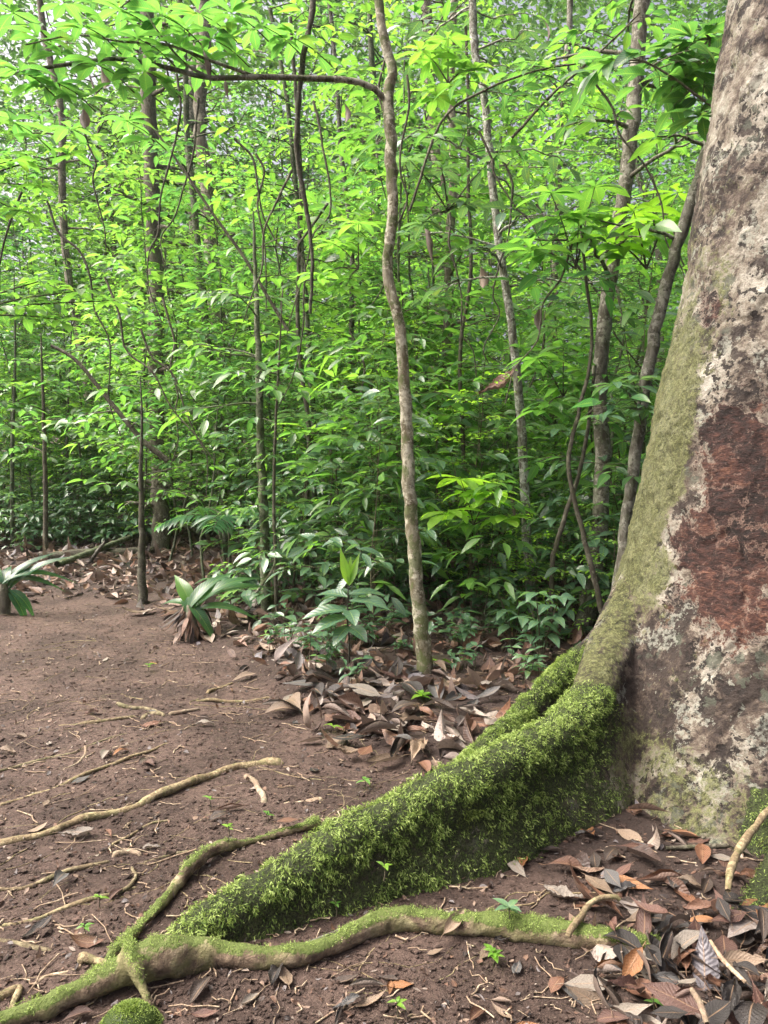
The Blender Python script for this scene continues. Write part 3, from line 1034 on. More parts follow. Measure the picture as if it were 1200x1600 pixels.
def put(key, k, x, y, s=1., rz=None, label=None, group=None, z=None):
    pr = PROTO[key][k % len(PROTO[key])]
    if pr['root'] is None:
        root = empty(pr['name'], (0, 0, 0))
        tag(root, label, pr['cat'], group)
        if pr['wmb'] is not None:
            tk = pr['wmb'].build('trunk', pr['wood'], root)
            pr['pl'].w.build(pr['sn'], M_twig, root)
        else:
            pr['pl'].w.build(pr['sn'], pr['wood'], root)
        pr['pl'].foliage_mb().build(pr['fn'], pr['leafm'], root)
        pr['root'] = root
    else:
        root = copy_tree(pr['root'])
    root.location = on_ground(x, y) if z is None else (x, y, z)
    root.rotation_euler = (0, 0, rng.random() * 6.28 if rz is None else rz)
    root.scale = (s, s, s * rng.uniform(.92, 1.08))
    px = float(project(np.array([[x, y, .5]]))[0][0])
    tag(root, label, pr['cat'], group, px)
    return root


def place_word(px):
    for lim, w in ((110, 'by the left edge'), (310, 'around the broad brown left trunk'), (480, 'around the greenish pole stem'),
                   (690, 'behind the pale central sapling'), (880, 'around the lichen-spotted thin sapling')):
        if px < lim: return w
    return 'behind the two leaning saplings'


def scatter(key, n, ylo, yhi, adj, group, smin=.8, smax=1.25, xlim=None, test=None, mind=.35, depthw=''):
    got, tries = [], 0
    while len(got) < n and tries < n * 60:
        tries += 1
        y = ylo + (yhi - ylo) * rng.random() ** .85
        hw = .56 * y + .6
        x = rng.uniform(-hw, hw)
        if xlim and not (xlim[0] <= x <= xlim[1]): continue
        if test and not test(x, y): continue
        if any((x - a) ** 2 + (y - b) ** 2 < mind ** 2 for a, b in got): continue
        got.append((x, y))
    for k, (x, y) in enumerate(got):
        px = float(project(np.array([[x, y, .5]]))[0][0])
        put(key, k, x, y, rng.uniform(smin, smax), label=f'{adj} {depthw} {place_word(px)}'.replace('  ', ' '), group=group)
    return got


def off_path(m):
    return lambda x, y: x > float(edge_x(y)) + m + .1 * y if y < 10.5 else (x > -.28 * y + 1 or y > 12.2)


# front rows beside the path
FR, MR, DR = 'in the front rows', 'in the middle rows', 'deep in the wood'
scatter('herb', 70, 5.0, 8.2, 'dark seedling clump', 'seedlings on the forest floor', .6, 1.1, test=lambda x, y: x > edge_x(y) + .35, mind=.2, depthw=FR)
scatter('herb', 26, 4.5, 5.6, 'thin-stemmed seedling clump', 'seedlings on the forest floor', .5, .85, test=lambda x, y: x > edge_x(y) + .25 and abs(x - .26) > .12, mind=.16, depthw='at the litter bank')
scatter('low', 40, 5.6, 8.6, 'low blue-green shrub', 'low shrubs of the understory', .7, 1.1, test=lambda x, y: x > edge_x(y) + .7, mind=.38, depthw=FR)
scatter('shrub', 30, 6.2, 9.2, 'leafy green shrub', 'shrubs of the understory', .7, 1.1, test=lambda x, y: x > edge_x(y) + 1.0, mind=.5, depthw=FR)
scatter('rosette', 12, 6.0, 9.5, 'whorl-leaved sapling', 'big-leaved saplings', .8, 1.2, test=lambda x, y: x > edge_x(y) + 1.3, mind=.6, depthw=FR)
scatter('shrub', 20, 5.4, 6.6, 'bushy bright shrub', 'shrubs of the understory', .45, .75, test=lambda x, y: x > edge_x(y) + .75 and not (.1 < x < .42), mind=.36, depthw=FR)
scatter('tree', 8, 7.2, 9, 'slender layered tree', 'slender understory trees', .75, 1.0, test=lambda x, y: x > edge_x(y) + 1.0, mind=.7, depthw=FR)
# middle rows
scatter('low', 60, 8.6, 14, 'low blue-green shrub', 'low shrubs of the understory', .8, 1.3, test=off_path(.9), mind=.5, depthw=MR)
scatter('herb', 40, 8.2, 13, 'dark seedling clump', 'seedlings on the forest floor', .9, 1.4, test=off_path(.6), mind=.4, depthw=MR)
scatter('shrub', 58, 9.2, 15, 'leafy green shrub', 'shrubs of the understory', .8, 1.3, test=off_path(1.2), mind=.6, depthw=MR)
scatter('tree', 26, 8.5, 14, 'slender layered tree', 'slender understory trees', .8, 1.2, test=off_path(1.6), mind=.8, depthw=MR)
# deeper rows
scatter('shrub', 46, 15, 24, 'leafy green shrub', 'shrubs of the understory', 1.0, 1.6, mind=.9, depthw=DR)
scatter('low', 30, 14, 20, 'low blue-green shrub', 'low shrubs of the understory', 1.1, 1.7, mind=.8, depthw=DR)
scatter('tree', 34, 13, 24, 'slender layered tree', 'slender understory trees', 1.0, 1.6, mind=1.0, depthw=DR)
scatter('tall', 24, 20, 36, 'tall bright-crowned tree', 'tall forest trees', .8, 1.15, mind=1.8, depthw=DR)

k_ = 0
while k_ < 46:
    y = rng.uniform(11.6, 16); x = P(rng.uniform(-60, 250), 800, y)[0]; k_ += 1
    kk = [5, 2, 6, 0, 5][k_ % 5]
    pxx = float(project(np.array([[x, y, .5]]))[0][0])
    if k_ % 3: put('shrub', kk, x, y, rng.uniform(.6, 1.1), label=f'leafy green shrub beyond the path {place_word(pxx)}', group='shrubs of the understory')
    else: put('low', k_, x, y, rng.uniform(.8, 1.3), label=f'low blue-green shrub beyond the path {place_word(pxx)}', group='low shrubs of the understory')
for k_ in range(26):
    y = rng.uniform(11.0, 12.6); x = P(rng.uniform(-40, 240), 800, y)[0]
    pxx = float(project(np.array([[x, y, .5]]))[0][0])
    put('herb' if k_ % 2 else 'low', k_, x, y, rng.uniform(1.0, 1.5) if k_ % 2 else rng.uniform(.6, .9), label=('dark seedling clump' if k_ % 2 else 'low blue-green shrub') + ' past the litter ' + place_word(pxx),
        group='seedlings on the forest floor' if k_ % 2 else 'low shrubs of the understory')
for pxx, y in ((318, 8.3), (352, 9.2), (275, 12.2), (180, 12.6), (128, 12.1), (66, 12.7), (6, 12.2), (300, 10.4), (225, 9.6), (262, 9.9), (455, 8.6), (560, 9.0), (640, 8.2)):
    x = P(pxx, 800, y)[0]
    put('tree', int(pxx) % 4, x, y, rng.uniform(.75, .95), label=f'slender layered tree at the forest edge {place_word(pxx)}', group='slender understory trees')

# far wood that closes the view
b = MB(); n_ = 170000
yy = rng.uniform(26, 46, n_); xx = rng.uniform(-1, 1, n_) * (.6 * yy + 2)
hh = (14 + .36 * yy) * rng.random(n_) ** .9
cl = fbm(np.stack([xx, yy, hh], 1) * .45, 3, 101)
kp = cl > -.10
xx, yy, hh = xx[kp], yy[kp], hh[kp]
m_ = len(xx)
an = rng.random(m_) * 6.28
add_leaves(b, np.stack([xx, yy, gz(xx, yy, False) + hh], 1), np.stack([np.cos(an), np.sin(an), rng.normal(-.15, .3, m_)], 1),
           np.tile(UPV, (m_, 1)) + rng.normal(0, .4, (m_, 3)), rng.uniform(.2, .5, m_), rng.uniform(.10, .24, m_), .5, .3, np.clip(.6 + .25 * rng.normal(size=m_), 0, 1), 2, 3, 'ell')
fw = b.build('far_foliage', M_leaf_far)
tag(fw, 'distant mass of forest foliage closing the view behind all trees', 'foliage', kind='stuff')
# ------------------------------------------------------------------ NAMED STEMS (traced, each at its own distance)
def hero(name, label, cat, pix, Y, wpx, mat, leafm=None, branches=(), group=None, stemname='trunk', lL=.16, asp=.4, tint=.6, nleafb=0, bl=.6, hz=(.3, 1.), prof='acum', Y2=None, rough=.14, extra=None, toground=True, sink=.1):
    n = max(len(pix) * 5, 12)
    Ys = np.linspace(Y, Y2 or Y, len(pix))
    pts = np.array([P(x, y, yy) for (x, y), yy in zip(pix, Ys)])
    w = np.interp(np.linspace(0, 1, len(pix)), np.linspace(0, 1, len(wpx)), wpx)
    rad = w / F * Ys * .5 * (.78 if w.max() < 45 else .66)
    q = cr(np.column_stack([pts, rad]), n)
    base = q[0].copy()
    if toground:
        g = on_ground(base[0], base[1])[2]
        q[0, 2] = min(q[0, 2], g) - sink
        base[2] = g
    q[:, :3] += np.concatenate([rng.normal(0, .12, (n, 2)) * q[:, 3:4], np.zeros((n, 1))], 1)
    root = empty(name, base[:3])
    tag(root, label, cat, group)
    b = MB()
    v, f, a = tube_arrays(q[:, :3] - base[:3], q[:, 3], 12, rough, len(name))
    b.add(v, f, a)
    pl = Plant(prof, (5, 3))
    zs = q[:, 2]
    for k in range(nleafb):
        fr = rng.uniform(*hz)
        p0 = pt(q[:, :3], fr) - base[:3]
        a = k * 2.4 + rng.random()
        d = np.array([math.cos(a), math.sin(a), rng.uniform(.05, .5)])
        pl.branch(p0, d, bl * rng.uniform(.6, 1.3), max(.004, pt(np.column_stack([q[:, 3]] * 3), fr)[0] * .35), lL, asp, lL * .55, tint, subs=2)
    for bp, bY, br in branches:       # traced side branches: pixel points, distances, thickness
        bpts = np.array([P(x, y, yy) for (x, y), yy in zip(bp, bY)])
        bq = cr(bpts, 24)
        bb = MB(); add_tube(bb, bq - base[:3], np.linspace(br, br * .35, 24), 7, .12)
        bb.build('branch', mat, root)
    if extra: extra(pl, base[:3])
    if pl.w.n:
        if branches:
            for vv, ff, aa in zip(pl.w.v, pl.w.f, pl.w.a):
                tb = MB(); tb.add(vv, ff - ff.min(), aa); tb.build('twig', M_twig, root)
        else: b.add(np.concatenate(pl.w.v), np.concatenate(pl.w.f), np.concatenate(pl.w.a))
    b.build(stemname, mat, root)
    if pl.L: pl.foliage_mb().build('crown', leafm or M_leaf, root)
    return root


# the overhanging sprays of the central sapling (big bright leaves at upper left)
def central_extra(pl, base):
    pl.prof = 'obov'
    r2 = np.random.default_rng(5)
    tips = [(60, 60, 4.2), (130, 40, 4.1), (215, 60, 4.3), (255, 25, 4.4), (150, 100, 4.2), (90, 130, 4.1), (20, 20, 4.3), (310, 20, 4.6), (225, 110, 4.2),
            (330, 60, 4.6), (30, 110, 4.0), (360, 20, 4.5), (280, 75, 4.5), (190, 15, 4.4), (100, 5, 4.3), (410, 40, 4.8), (460, 60, 4.9), (20, 190, 4.6), (110, 200, 4.9), (200, 190, 5.0)]
    for x, y, yy in tips:
        c = P(x, y, yy) - base
        o = P(x + 60, y + 45, yy + .15) - base
        add_tube(pl.w, cr([o, (o + c) / 2 + [0, 0, .02], c], 6), np.linspace(.004, .002, 6), 5)
        pl.rosette(c, 8, .20, .34, .78, .25, .0, (.3, .9))
        for t in (.45,):
            pl.rosette(o + (c - o) * t, 4, .17, .36, .7, .1, 0)


hero('sapling', 'pale lichen-banded sapling standing alone in the leaf litter, its branch reaching left', 'tree',
     [(667, 1078), (662, 1010), (655, 950), (646, 850), (638, 740), (633, 620), (624, 510), (606, 425), (613, 330), (611, 250), (606, 160), (614, 108), (601, 70), (592, 0), (588, -120)],
     4.75, [36, 30, 27, 24, 22, 21, 24, 20, 18, 16], M_wood_pale, branches=[
         ([(606, 160), (580, 135), (540, 125), (470, 122), (400, 120), (330, 122), (270, 108), (190, 92), (110, 100), (0, 118), (-80, 130)], [4.75, 4.72, 4.7, 4.65, 4.6, 4.5, 4.4, 4.3, 4.2, 4.1, 4.0], .020),
         ([(400, 120), (330, 95), (260, 70), (190, 65), (120, 55), (40, 70)], [4.6, 4.5, 4.4, 4.3, 4.2, 4.1], .010),
         ([(330, 122), (290, 100), (255, 60), (230, 20), (215, -40)], [4.5, 4.45, 4.4, 4.4, 4.4], .008)],
     extra=central_extra, nleafb=0)
hero('sapling', 'thin lichen-spotted sapling between the pale central sapling and the leaning ones', 'tree',
     [(832, 960), (822, 820), (816, 690), (806, 570), (793, 470), (776, 350), (766, 250), (756, 150), (742, 80), (738, 0), (735, -150)],
     6.2, [20, 18, 16, 15, 15], M_wood_spot, nleafb=12, lL=.19, bl=.8, hz=(.45, 1.), tint=.45, leafm=M_leaf_blue)
hero('sapling', 'grey-brown upright sapling trunk left of the leaning one near the big tree', 'tree',
     [(905, 1010), (928, 900), (938, 800), (942, 690), (938, 590), (948, 470), (968, 350), (985, 230), (995, 120), (1003, 0), (1008, -150)],
     5.9, [36, 32, 28, 28, 30], M_wood_grey, nleafb=9, lL=.2, bl=.8, hz=(.5, 1.), tint=.6)
hero('sapling', 'smooth grey sapling leaning right until it passes behind the big trunk', 'tree',
     [(955, 985), (965, 910), (980, 800), (995, 690), (1012, 580), (1040, 450), (1082, 310), (1116, 190), (1150, 60), (1180, -80)],
     5.1, [24, 24, 24, 24, 22], M_wood_grey, nleafb=5, lL=.2, bl=.6, hz=(.55, .9), tint=.65)
hero('sapling', 'thin dark stem forking low just left of the leaning saplings', 'tree',
     [(950, 1010), (935, 930), (918, 860), (900, 790), (888, 720), (905, 640), (925, 540), (915, 430), (905, 330)],
     5.3, [13, 11, 9, 7, 5], M_wood_dark, nleafb=8, lL=.17, bl=.5, hz=(.4, 1.), tint=.5)
hero('sapling', 'greenish grey pole-like stem right of the spiky ground plant', 'tree',
     [(417, 992), (414, 900), (412, 800), (408, 700), (405, 600), (402, 500), (398, 400), (396, 330)],
     6.6, [22, 19, 15, 10, 3], M_wood_green, nleafb=12, lL=.17, bl=.7, hz=(.5, 1.), tint=.6)
hero('sapling', 'very thin dark stem just right of the greenish pole stem', 'tree',
     [(434, 1008), (431, 900), (428, 790), (430, 680), (436, 560), (442, 450)],
     6.3, [8, 7, 5, 2], M_wood_dark, nleafb=5, lL=.14, bl=.4, hz=(.5, 1.), tint=.7)
hero('sapling', 'black-based slim stem at the corner where the path bends away', 'tree',
     [(226, 962), (222, 900), (222, 820), (220, 740), (222, 660), (219, 590)],
     7.4, [22, 16, 11, 6, 2], M_wood_dark, nleafb=6, lL=.15, bl=.7, hz=(.5, 1.), tint=.5)
hero('broad_tree', 'broad brown tree trunk rising behind the bend of the path', 'tree',
     [(250, 905), (249, 800), (247, 700), (244, 600), (243, 480), (240, 360), (236, 240), (232, 100), (228, -60)],
     11.2, [46, 36, 36, 36, 34, 30], M_wood_brown, nleafb=46, lL=.15, bl=.75, hz=(.1, 1.), rough=.2, prof='ell')
hero('sapling', 'pale slim stem nearest the left edge of the picture', 'tree', [(20, 880), (19, 780), (20, 680), (24, 560), (22, 430)], 11.5, [9, 7, 2], M_wood_green, nleafb=5, bl=.8, hz=(.5, 1.))
hero('sapling', 'dark slim stem beyond the path, second from the left edge', 'tree', [(71, 890), (71, 800), (70, 700), (66, 590), (64, 520)], 10.6, [11, 8, 2], M_wood_dark, nleafb=12, bl=.8, hz=(.45, 1.))
hero('sapling', 'thin grey stem beyond the litter between path and broad trunk', 'tree', [(108, 870), (107, 800), (104, 700), (108, 600), (112, 500)], 12.4, [8, 6, 2], M_wood_grey, nleafb=5, bl=.8, hz=(.5, 1.))
for px, y0, Y, wp, mt, lb in ((350, 900, 10.5, 14, M_wood_green, 'mottled stem halfway between broad brown trunk and greenish pole'),
                              (372, 880, 14.0, 30, M_wood_brown, 'brown forest trunk behind the greenish pole stem'),
                              (470, 960, 7.6, 9, M_wood_dark, 'thin dark stem between greenish pole and pale central sapling'),
                              (482, 950, 8.2, 11, M_wood_green, 'mossy thin stem left of the bright green young plant'),
                              (548, 930, 9.4, 11, M_wood_grey, 'slim grey stem behind the bright green young plant'),
                              (690, 900, 9.0, 20, M_wood_brown, 'brown stem right behind the pale central sapling'),
                              (668, 860, 15.0, 26, M_wood_brown, 'distant brown trunk showing beside the pale central sapling'),
                              (735, 960, 7.2, 8, M_wood_dark, 'dark whip-thin stem left of the lichen-spotted sapling'),
                              (865, 880, 12.0, 16, M_wood_grey, 'slim grey trunk deep between the spotted and upright saplings'),
                              (300, 870, 15.5, 22, M_wood_grey, 'grey trunk in the depth right of the broad brown trunk'),
                              (150, 850, 15.0, 16, M_wood_brown, 'thin brown trunk in the depth left of the broad brown trunk'),
                              (1060, 870, 9.5, 14, M_wood_grey, 'grey stem showing between leaning sapling and big trunk'),
                              (585, 860, 13.5, 14, M_wood_green, 'greenish trunk in the depth left of the pale central sapling')):
    g = on_ground(P(px, 800, Y)[0], Y)
    pts = [(px + rng.normal(0, 3), project(np.array([g]))[1][0] - k * (900 / 7)) for k in range(8)]
    drift = np.cumsum(np.cumsum(rng.normal(0, 4, 8)) + rng.normal(0, 6, 8))
    pts = [(x + d_, y_) for (x, y_), d_ in zip(pts, drift)]
    hero('forest_stem', lb, 'tree', pts, Y, [wp * 1.25, wp, wp * .85, wp * .7], mt, nleafb=14, lL=.17, bl=.9, hz=(.35, 1.), tint=.65)

# slanting and hanging stems
hero('hanging_vine', 'dark knobbly vine hanging down from above, left of the pale central sapling', 'vine',
     [(492, -60), (488, 20), (474, 90), (466, 170), (464, 240), (474, 300), (484, 360), (488, 420), (485, 490)], 5.0, [13, 11, 10, 8, 6], M_wood_dark, toground=False, rough=.35, stemname='stem')
hero('slanting_stem', 'thin bare stem slanting across the foliage right of the broad brown trunk', 'branch',
     [(452, 520), (380, 400), (330, 330), (290, 270), (240, 200)], 7.0, [7, 6, 5, 4], M_wood_dark, toground=False, stemname='stem')
hero('slanting_stem', 'arched dark stem leaning over the bend of the path', 'branch',
     [(262, 720), (225, 690), (190, 650), (150, 600), (115, 560), (80, 540)], 8.2, [12, 10, 8, 6], M_wood_dark, toground=False, nleafb=4, lL=.16, bl=.6, stemname='stem')
hero('slanting_stem', 'bent pale twig hooking down beside the greenish pole stem', 'branch',
     [(386, 940), (405, 920), (428, 885), (430, 850)], 6.2, [6, 5, 4], M_wood_pale, toground=False, stemname='stem')
hero('slanting_stem', 'slender stem leaning in front of the upright grey-brown sapling', 'branch',
     [(860, 880), (885, 800), (905, 740), (920, 660), (930, 570)], 5.6, [11, 9, 8, 6], M_wood_dark, toground=True, nleafb=3, lL=.17, bl=.5, stemname='stem')
hero('overhead_twig', 'thin leafy twig crossing high up beside the thin spotted sapling', 'branch',
     [(640, 330), (690, 190), (760, 140), (840, 110), (900, 100)], 5.2, [5, 5, 4, 3], M_wood_dark, toground=False, nleafb=6, lL=.13, bl=.35, tint=.4, hz=(.2, 1), stemname='stem')
hero('overhead_twig', 'twig of hanging leaves in the upper right beside the big trunk', 'branch',
     [(1150, 190), (1090, 150), (1050, 120), (1000, 95), (950, 100)], 4.3, [6, 5, 4, 3], M_wood_dark, toground=False, nleafb=6, lL=.17, bl=.35, tint=.55, hz=(.2, 1), stemname='stem')
hero('overhead_twig', 'leafy side twig rising from the grey-brown sapling toward the top', 'branch',
     [(800, 215), (860, 150), (905, 110), (960, 60), (1000, 20)], 5.4, [6, 5, 4, 3], M_wood_dark, toground=False, nleafb=7, lL=.14, bl=.4, tint=.45, hz=(.1, 1), stemname='stem')


for k in range(26):
    px = 40 + 1000 * ((k * .618) % 1); py = rng.uniform(60, 560); Yt = rng.uniform(5.0, 8.0)
    n8 = int(rng.integers(5, 9)); sl_ = rng.normal(0, 14)
    pix = [(px, py)]
    for q8 in range(n8): pix.append((pix[-1][0] + sl_ + rng.normal(0, 12), pix[-1][1] + rng.uniform(25, 60)))
    o = hero('bare_twig', 'thin bare twig hanging ' + place_word(px), 'twig', pix, Yt, [5, 4, 3, 2], M_wood_dark, toground=False, stemname='stem', group='bare twigs among the leaves', rough=.3)
    LATER.append((o, o['label'], px))


# big pale leaf sprays hanging in the left margin
def spray_thing(label, px, py, Y, rad, tips, lL, tint, leafm=M_leaf, prof='obov'):
    base = P(px, py, Y)
    root = empty('leafy_branch', base); tag(root, label, 'branch')
    pl = Plant(prof, (5, 3))
    for (x, y, yy) in tips:
        c = P(x, y, yy) - base
        add_tube(pl.w, cr([np.zeros(3), c * .5 + [0, 0, .03], c], 8), np.linspace(rad, rad * .4, 8), 6)
        pl.rosette(c, 8, lL, .34, tint, .25, 0, (.3, .9))
        pl.rosette(c * .65 + [0, 0, .02], 5, lL * .9, .34, tint - .1, .1, 0)
    pl.w.build('twig', M_wood_dark, root); pl.foliage_mb().build('foliage', leafm, root)


spray_thing('spray of glossy leaves reaching in from the left edge at mid height', -80, 500, 4.6, .008, [(60, 440, 4.7), (120, 455, 4.8), (40, 480, 4.6), (170, 470, 4.9), (100, 500, 4.7)], .17, .55)
spray_thing('spray of leaves reaching in from the left edge below the bright overhang', -80, 300, 4.8, .007, [(20, 250, 4.8), (60, 290, 4.9), (110, 240, 5.0), (30, 330, 4.8)], .16, .7)
spray_thing('low spray of pale leaves at the left edge above the path', -60, 620, 6.2, .007, [(10, 600, 6.2), (40, 640, 6.3), (20, 670, 6.3)], .17, .5)
spray_thing('spray of long fresh leaves between leaning sapling and big trunk', 1010, 420, 5.6, .008, [(990, 330, 5.6), (1040, 350, 5.7), (960, 380, 5.5), (1060, 300, 5.8)], .30, .85, M_leaf_lime)
spray_thing('spray of large dark leaves left of the upright grey-brown sapling', 700, 330, 5.6, .007, [(640, 250, 5.5), (690, 265, 5.5), (730, 320, 5.6), (660, 350, 5.6), (780, 240, 5.8)], .19, .3, M_leaf_blue)


spray_thing('spray of large bright leaves in front of the upright grey-brown sapling', 900, 420, 5.1, .006, [(860, 300, 5.0), (905, 340, 5.1), (830, 390, 5.0), (930, 290, 5.2)], .27, .62)
spray_thing('spray of large leaves hanging high beside the big trunk', 1110, 60, 4.4, .006, [(1070, 120, 4.4), (1095, 180, 4.4), (1030, 90, 4.5), (1085, 60, 4.4)], .26, .5)
spray_thing('spray of broad leaves low between spotted and upright saplings', 880, 620, 5.5, .006, [(840, 560, 5.4), (880, 540, 5.5), (850, 640, 5.4), (900, 600, 5.5)], .25, .6)
spray_thing('dark spray of leaves in front of the leaning sapling low down', 1000, 640, 4.9, .006, [(960, 600, 4.9), (1000, 590, 4.9), (940, 650, 4.9), (1010, 640, 4.9)], .18, .4, M_leaf_blue)
spray_thing('spray of broad leaves at knee height right of the pale central sapling', 740, 820, 5.4, .006, [(720, 750, 5.4), (770, 770, 5.4), (700, 800, 5.4), (790, 810, 5.4)], .25, .7, M_leaf_lime)
spray_thing('bright spray of leaves high between pale and spotted saplings', 700, 130, 5.6, .006, [(660, 80, 5.6), (700, 60, 5.6), (740, 110, 5.6), (680, 150, 5.6)], .22, .8)
spray_thing('bright spray of leaves left of the bend in the pale sapling', 560, 420, 5.6, .006, [(520, 380, 5.6), (560, 350, 5.6), (540, 450, 5.6), (500, 430, 5.6)], .2, .8)

# strap-leaved plant, young bright plant, palm, seedlings on the soil
def ground_plant(name, label, cat, x, y, Y=None, maker=None, leafm=M_leaf, wood=M_twig, stemname='stem', folname='foliage', res=(8, 5), prof='obov', wave=.02):
    g = G(x, y) if Y is None else P(x, y, Y)
    loc = on_ground(g[0], g[1])
    root = empty(name, loc); tag(root, label, cat)
    pl = Plant(prof, res, wave)
    maker(pl)
    if pl.w.n: pl.w.build(stemname, wood, root)
    if pl.L: pl.foliage_mb().build(folname, leafm, root)
    return root


def strap(pl):
    for k, (a, up, L, w) in enumerate([(2.6, 2.4, .40, .17), (1.75, 2.6, .32, .15), (.25, 1.3, .78, .15), (.02, .9, .80, .14), (-.35, .45, .66, .11), (-.5, -.3, .46, .12), (3.5, .8, .34, .10),
                                       (.7, 1.7, .66, .15), (-.9, -.35, .50, .13), (.15, 1.9, .55, .12)]):
        d = np.array([math.cos(a), -abs(math.sin(a)) * .5 if a < 0 else math.sin(a) * .3, up])
        pl.leaf((rng.normal(0, .03), rng.normal(0, .03), .24 + rng.normal(0, .03)), d, UPV + d * -.6 + np.array([0, -.5, 0]), L * .85, w * .72, rng.uniform(.9, 1.6), .3, .12 + .5 * (k < 1) + .1 * rng.random())
    add_tube(pl.w, np.array([(0, 0, -.05), (0, 0, .12), (0, 0, .28)]), [.06, .07, .04], 9, .4)


sp_ = ground_plant('strap_leaved_plant', 'strap-leaved rosette plant on a skirt of dead brown leaves beside the path', 'plant', 300, 1000, None, strap, M_leaf, M_wood_brown, res=(8, 5), prof='lance')
b = MB(); m_ = 60
an = rng.random(m_) * 6.28
add_leaves(b, np.stack([.06 * np.cos(an), .06 * np.sin(an), rng.uniform(.06, .28, m_)], 1), np.stack([np.cos(an), np.sin(an), rng.uniform(-1.6, -.3, m_)], 1),
           np.stack([np.cos(an), np.sin(an), np.full(m_, .6)], 1), rng.uniform(.12, .26, m_), rng.uniform(.025, .06, m_), rng.uniform(-.3, 1, m_), rng.uniform(-.6, .6, m_), rng.random(m_) * .9, 5, 3, 'lance')
b.build('dead_leaves', M_dead, sp_)


def young(pl):
    add_tube(pl.w, np.array([(0, 0, -.04), (.005, 0, .2), (-.01, 0, .36), (0, .0, .56)]), [.007, .006, .005, .003], 6)
    for (d, L, w, t, z) in [((-.25, -.1, 1.2), .24, .055, .95, .56), ((.35, .0, 1.1), .22, .05, .9, .55), ((.1, .1, 1.3), .18, .04, .9, .56)]:
        pl.leaf((0, 0, z), d, np.array([0, -1, .3]), L, w, .25, .35, t)
young_root = ground_plant('young_plant', 'young plant with upright lime-green new leaves over broad blue-green ones', 'plant', 545, 1088, 4.72, young, M_leaf_lime, M_wood_dark, folname='new_leaves', prof='lance', res=(7, 5))
pl = Plant('ell', (7, 5), .03)
for (d, L, w, z) in [((-1, -.3, .2), .30, .11, .40), ((-.8, -.6, .05), .27, .11, .36), ((.9, -.3, .15), .28, .08, .46), ((.5, -.7, 0), .2, .10, .30), ((-.4, -.8, -.1), .2, .09, .3), ((1, .2, .25), .26, .08, .5), ((-.9, .4, .3), .26, .09, .48), ((.2, -.9, .1), .22, .1, .40)]:
    pl.leaf((0, 0, z), d, UPV + np.array([0, -.35, 0]), L, w, .7, .25, .55)
pl.foliage_mb().build('foliage', M_leaf_blue, young_root)


def fan(pl, fronds, n, L, lw, stemh, tint):
    for (a, up, FL) in fronds:
        d = nrm(np.array([math.cos(a), math.sin(a), up]))
        s = np.linspace(0, 1, 9)
        p = np.array([0, 0, stemh]) + d * (FL * s)[:, None] - UPV * (.55 * FL * s ** 2)[:, None]
        add_tube(pl.w, p, np.linspace(.006, .002, 9), 5)
        t = nrm(np.gradient(p, axis=0)); sd = nrm(np.cross(d, UPV))
        for k in range(n):
            f = .25 + .75 * k / (n - 1)
            q = np.array([np.interp(f, s, p[:, c]) for c in range(3)]); tt = np.array([np.interp(f, s, t[:, c]) for c in range(3)])
            for sg in (-1, 1):
                pl.leaf(q, tt * .55 + sd * sg * .9 + rng.normal(0, .05, 3), UPV + rng.normal(0, .15, 3), L * math.sin(.5 + 2.3 * f) * rng.uniform(.85, 1.1), lw, .7, .2, np.clip(tint + rng.normal(0, .12), 0, 1))


def palmL(pl):
    add_tube(pl.w, np.array([(0, 0, -.05), (0, 0, .3), (0, 0, .55)]), [.02, .018, .014], 7, .2)
    fan(pl, [(.2, 1.2, .6), (-.5, .9, .55), (.9, 1., .55), (2.4, .8, .6), (3.6, .9, .6), (-1.4, .7, .5)], 9, .17, .05, .3, .5)


ground_plant('strap_leaved_plant', 'strap-leaved plant at the left edge beyond the path', 'plant', 6, 962, None, strap, M_leaf, M_wood_brown, res=(8, 5), prof='lance')


def palmS(pl):
    add_tube(pl.w, np.array([(0, 0, -.05), (0, 0, .3), (0, 0, .75)]), [.02, .018, .014], 7, .2)
    fan(pl, [(.2, 1.1, .8), (-.6, .8, .8), (1.2, .9, .8), (2.4, .9, .8), (3.6, .7, .8), (-1.6, .7, .75), (4.6, .8, .7)], 11, .28, .05, .7, .5)


for x, y, lb in ((1010, 930, 'feathery palm glimpsed between leaning sapling and big trunk'), (640, 905, 'feathery young palm behind the pale central sapling'), (700, 960, 'feathery young palm right of the pale central sapling'),
                 (360, 945, 'feathery young palm between the strap-leaved plant and the pole stem')):
    ground_plant('small_palm', lb, 'palm', x, y, None, palmS, M_leaf, M_wood_dark, res=(4, 3), prof='lance')


def ribbed(pl):
    for st in range(6):
        a = st * 1.05; tip = np.array([.12 * math.cos(a), .12 * math.sin(a), rng.uniform(.28, .48)])
        add_tube(pl.w, cr([np.array([0, 0, -.03]), tip * .5 + [0, 0, .05], tip], 6), np.linspace(.006, .003, 6), 5)
        for lev in (1., .6):
            for k in range(4):
                aa_ = k * 1.57 + st
                d = np.array([math.cos(aa_), math.sin(aa_), .15]); l = .13 * rng.uniform(.8, 1.15)
                pl.leaf(tip * lev, d, UPV + rng.normal(0, .15, 3), l, l * .52, .9, .2, np.clip(.55 + rng.normal(0, .1), 0, 1))


for x, y, lb in ((845, 1055, 'bushy plant with ribbed dark leaves beside the rear mossy buttress'), (800, 1030, 'ribbed-leaved plant left of the bush beside the rear buttress'), (900, 985, 'ribbed-leaved plant at the foot of the leaning saplings'),
                 (760, 990, 'ribbed-leaved plant between the pale sapling and the rear buttress')):
    ground_plant('ribbed_plant', lb, 'plant', x, y, None, ribbed, M_leaf_blue, M_twig, prof='acum', res=(6, 5))


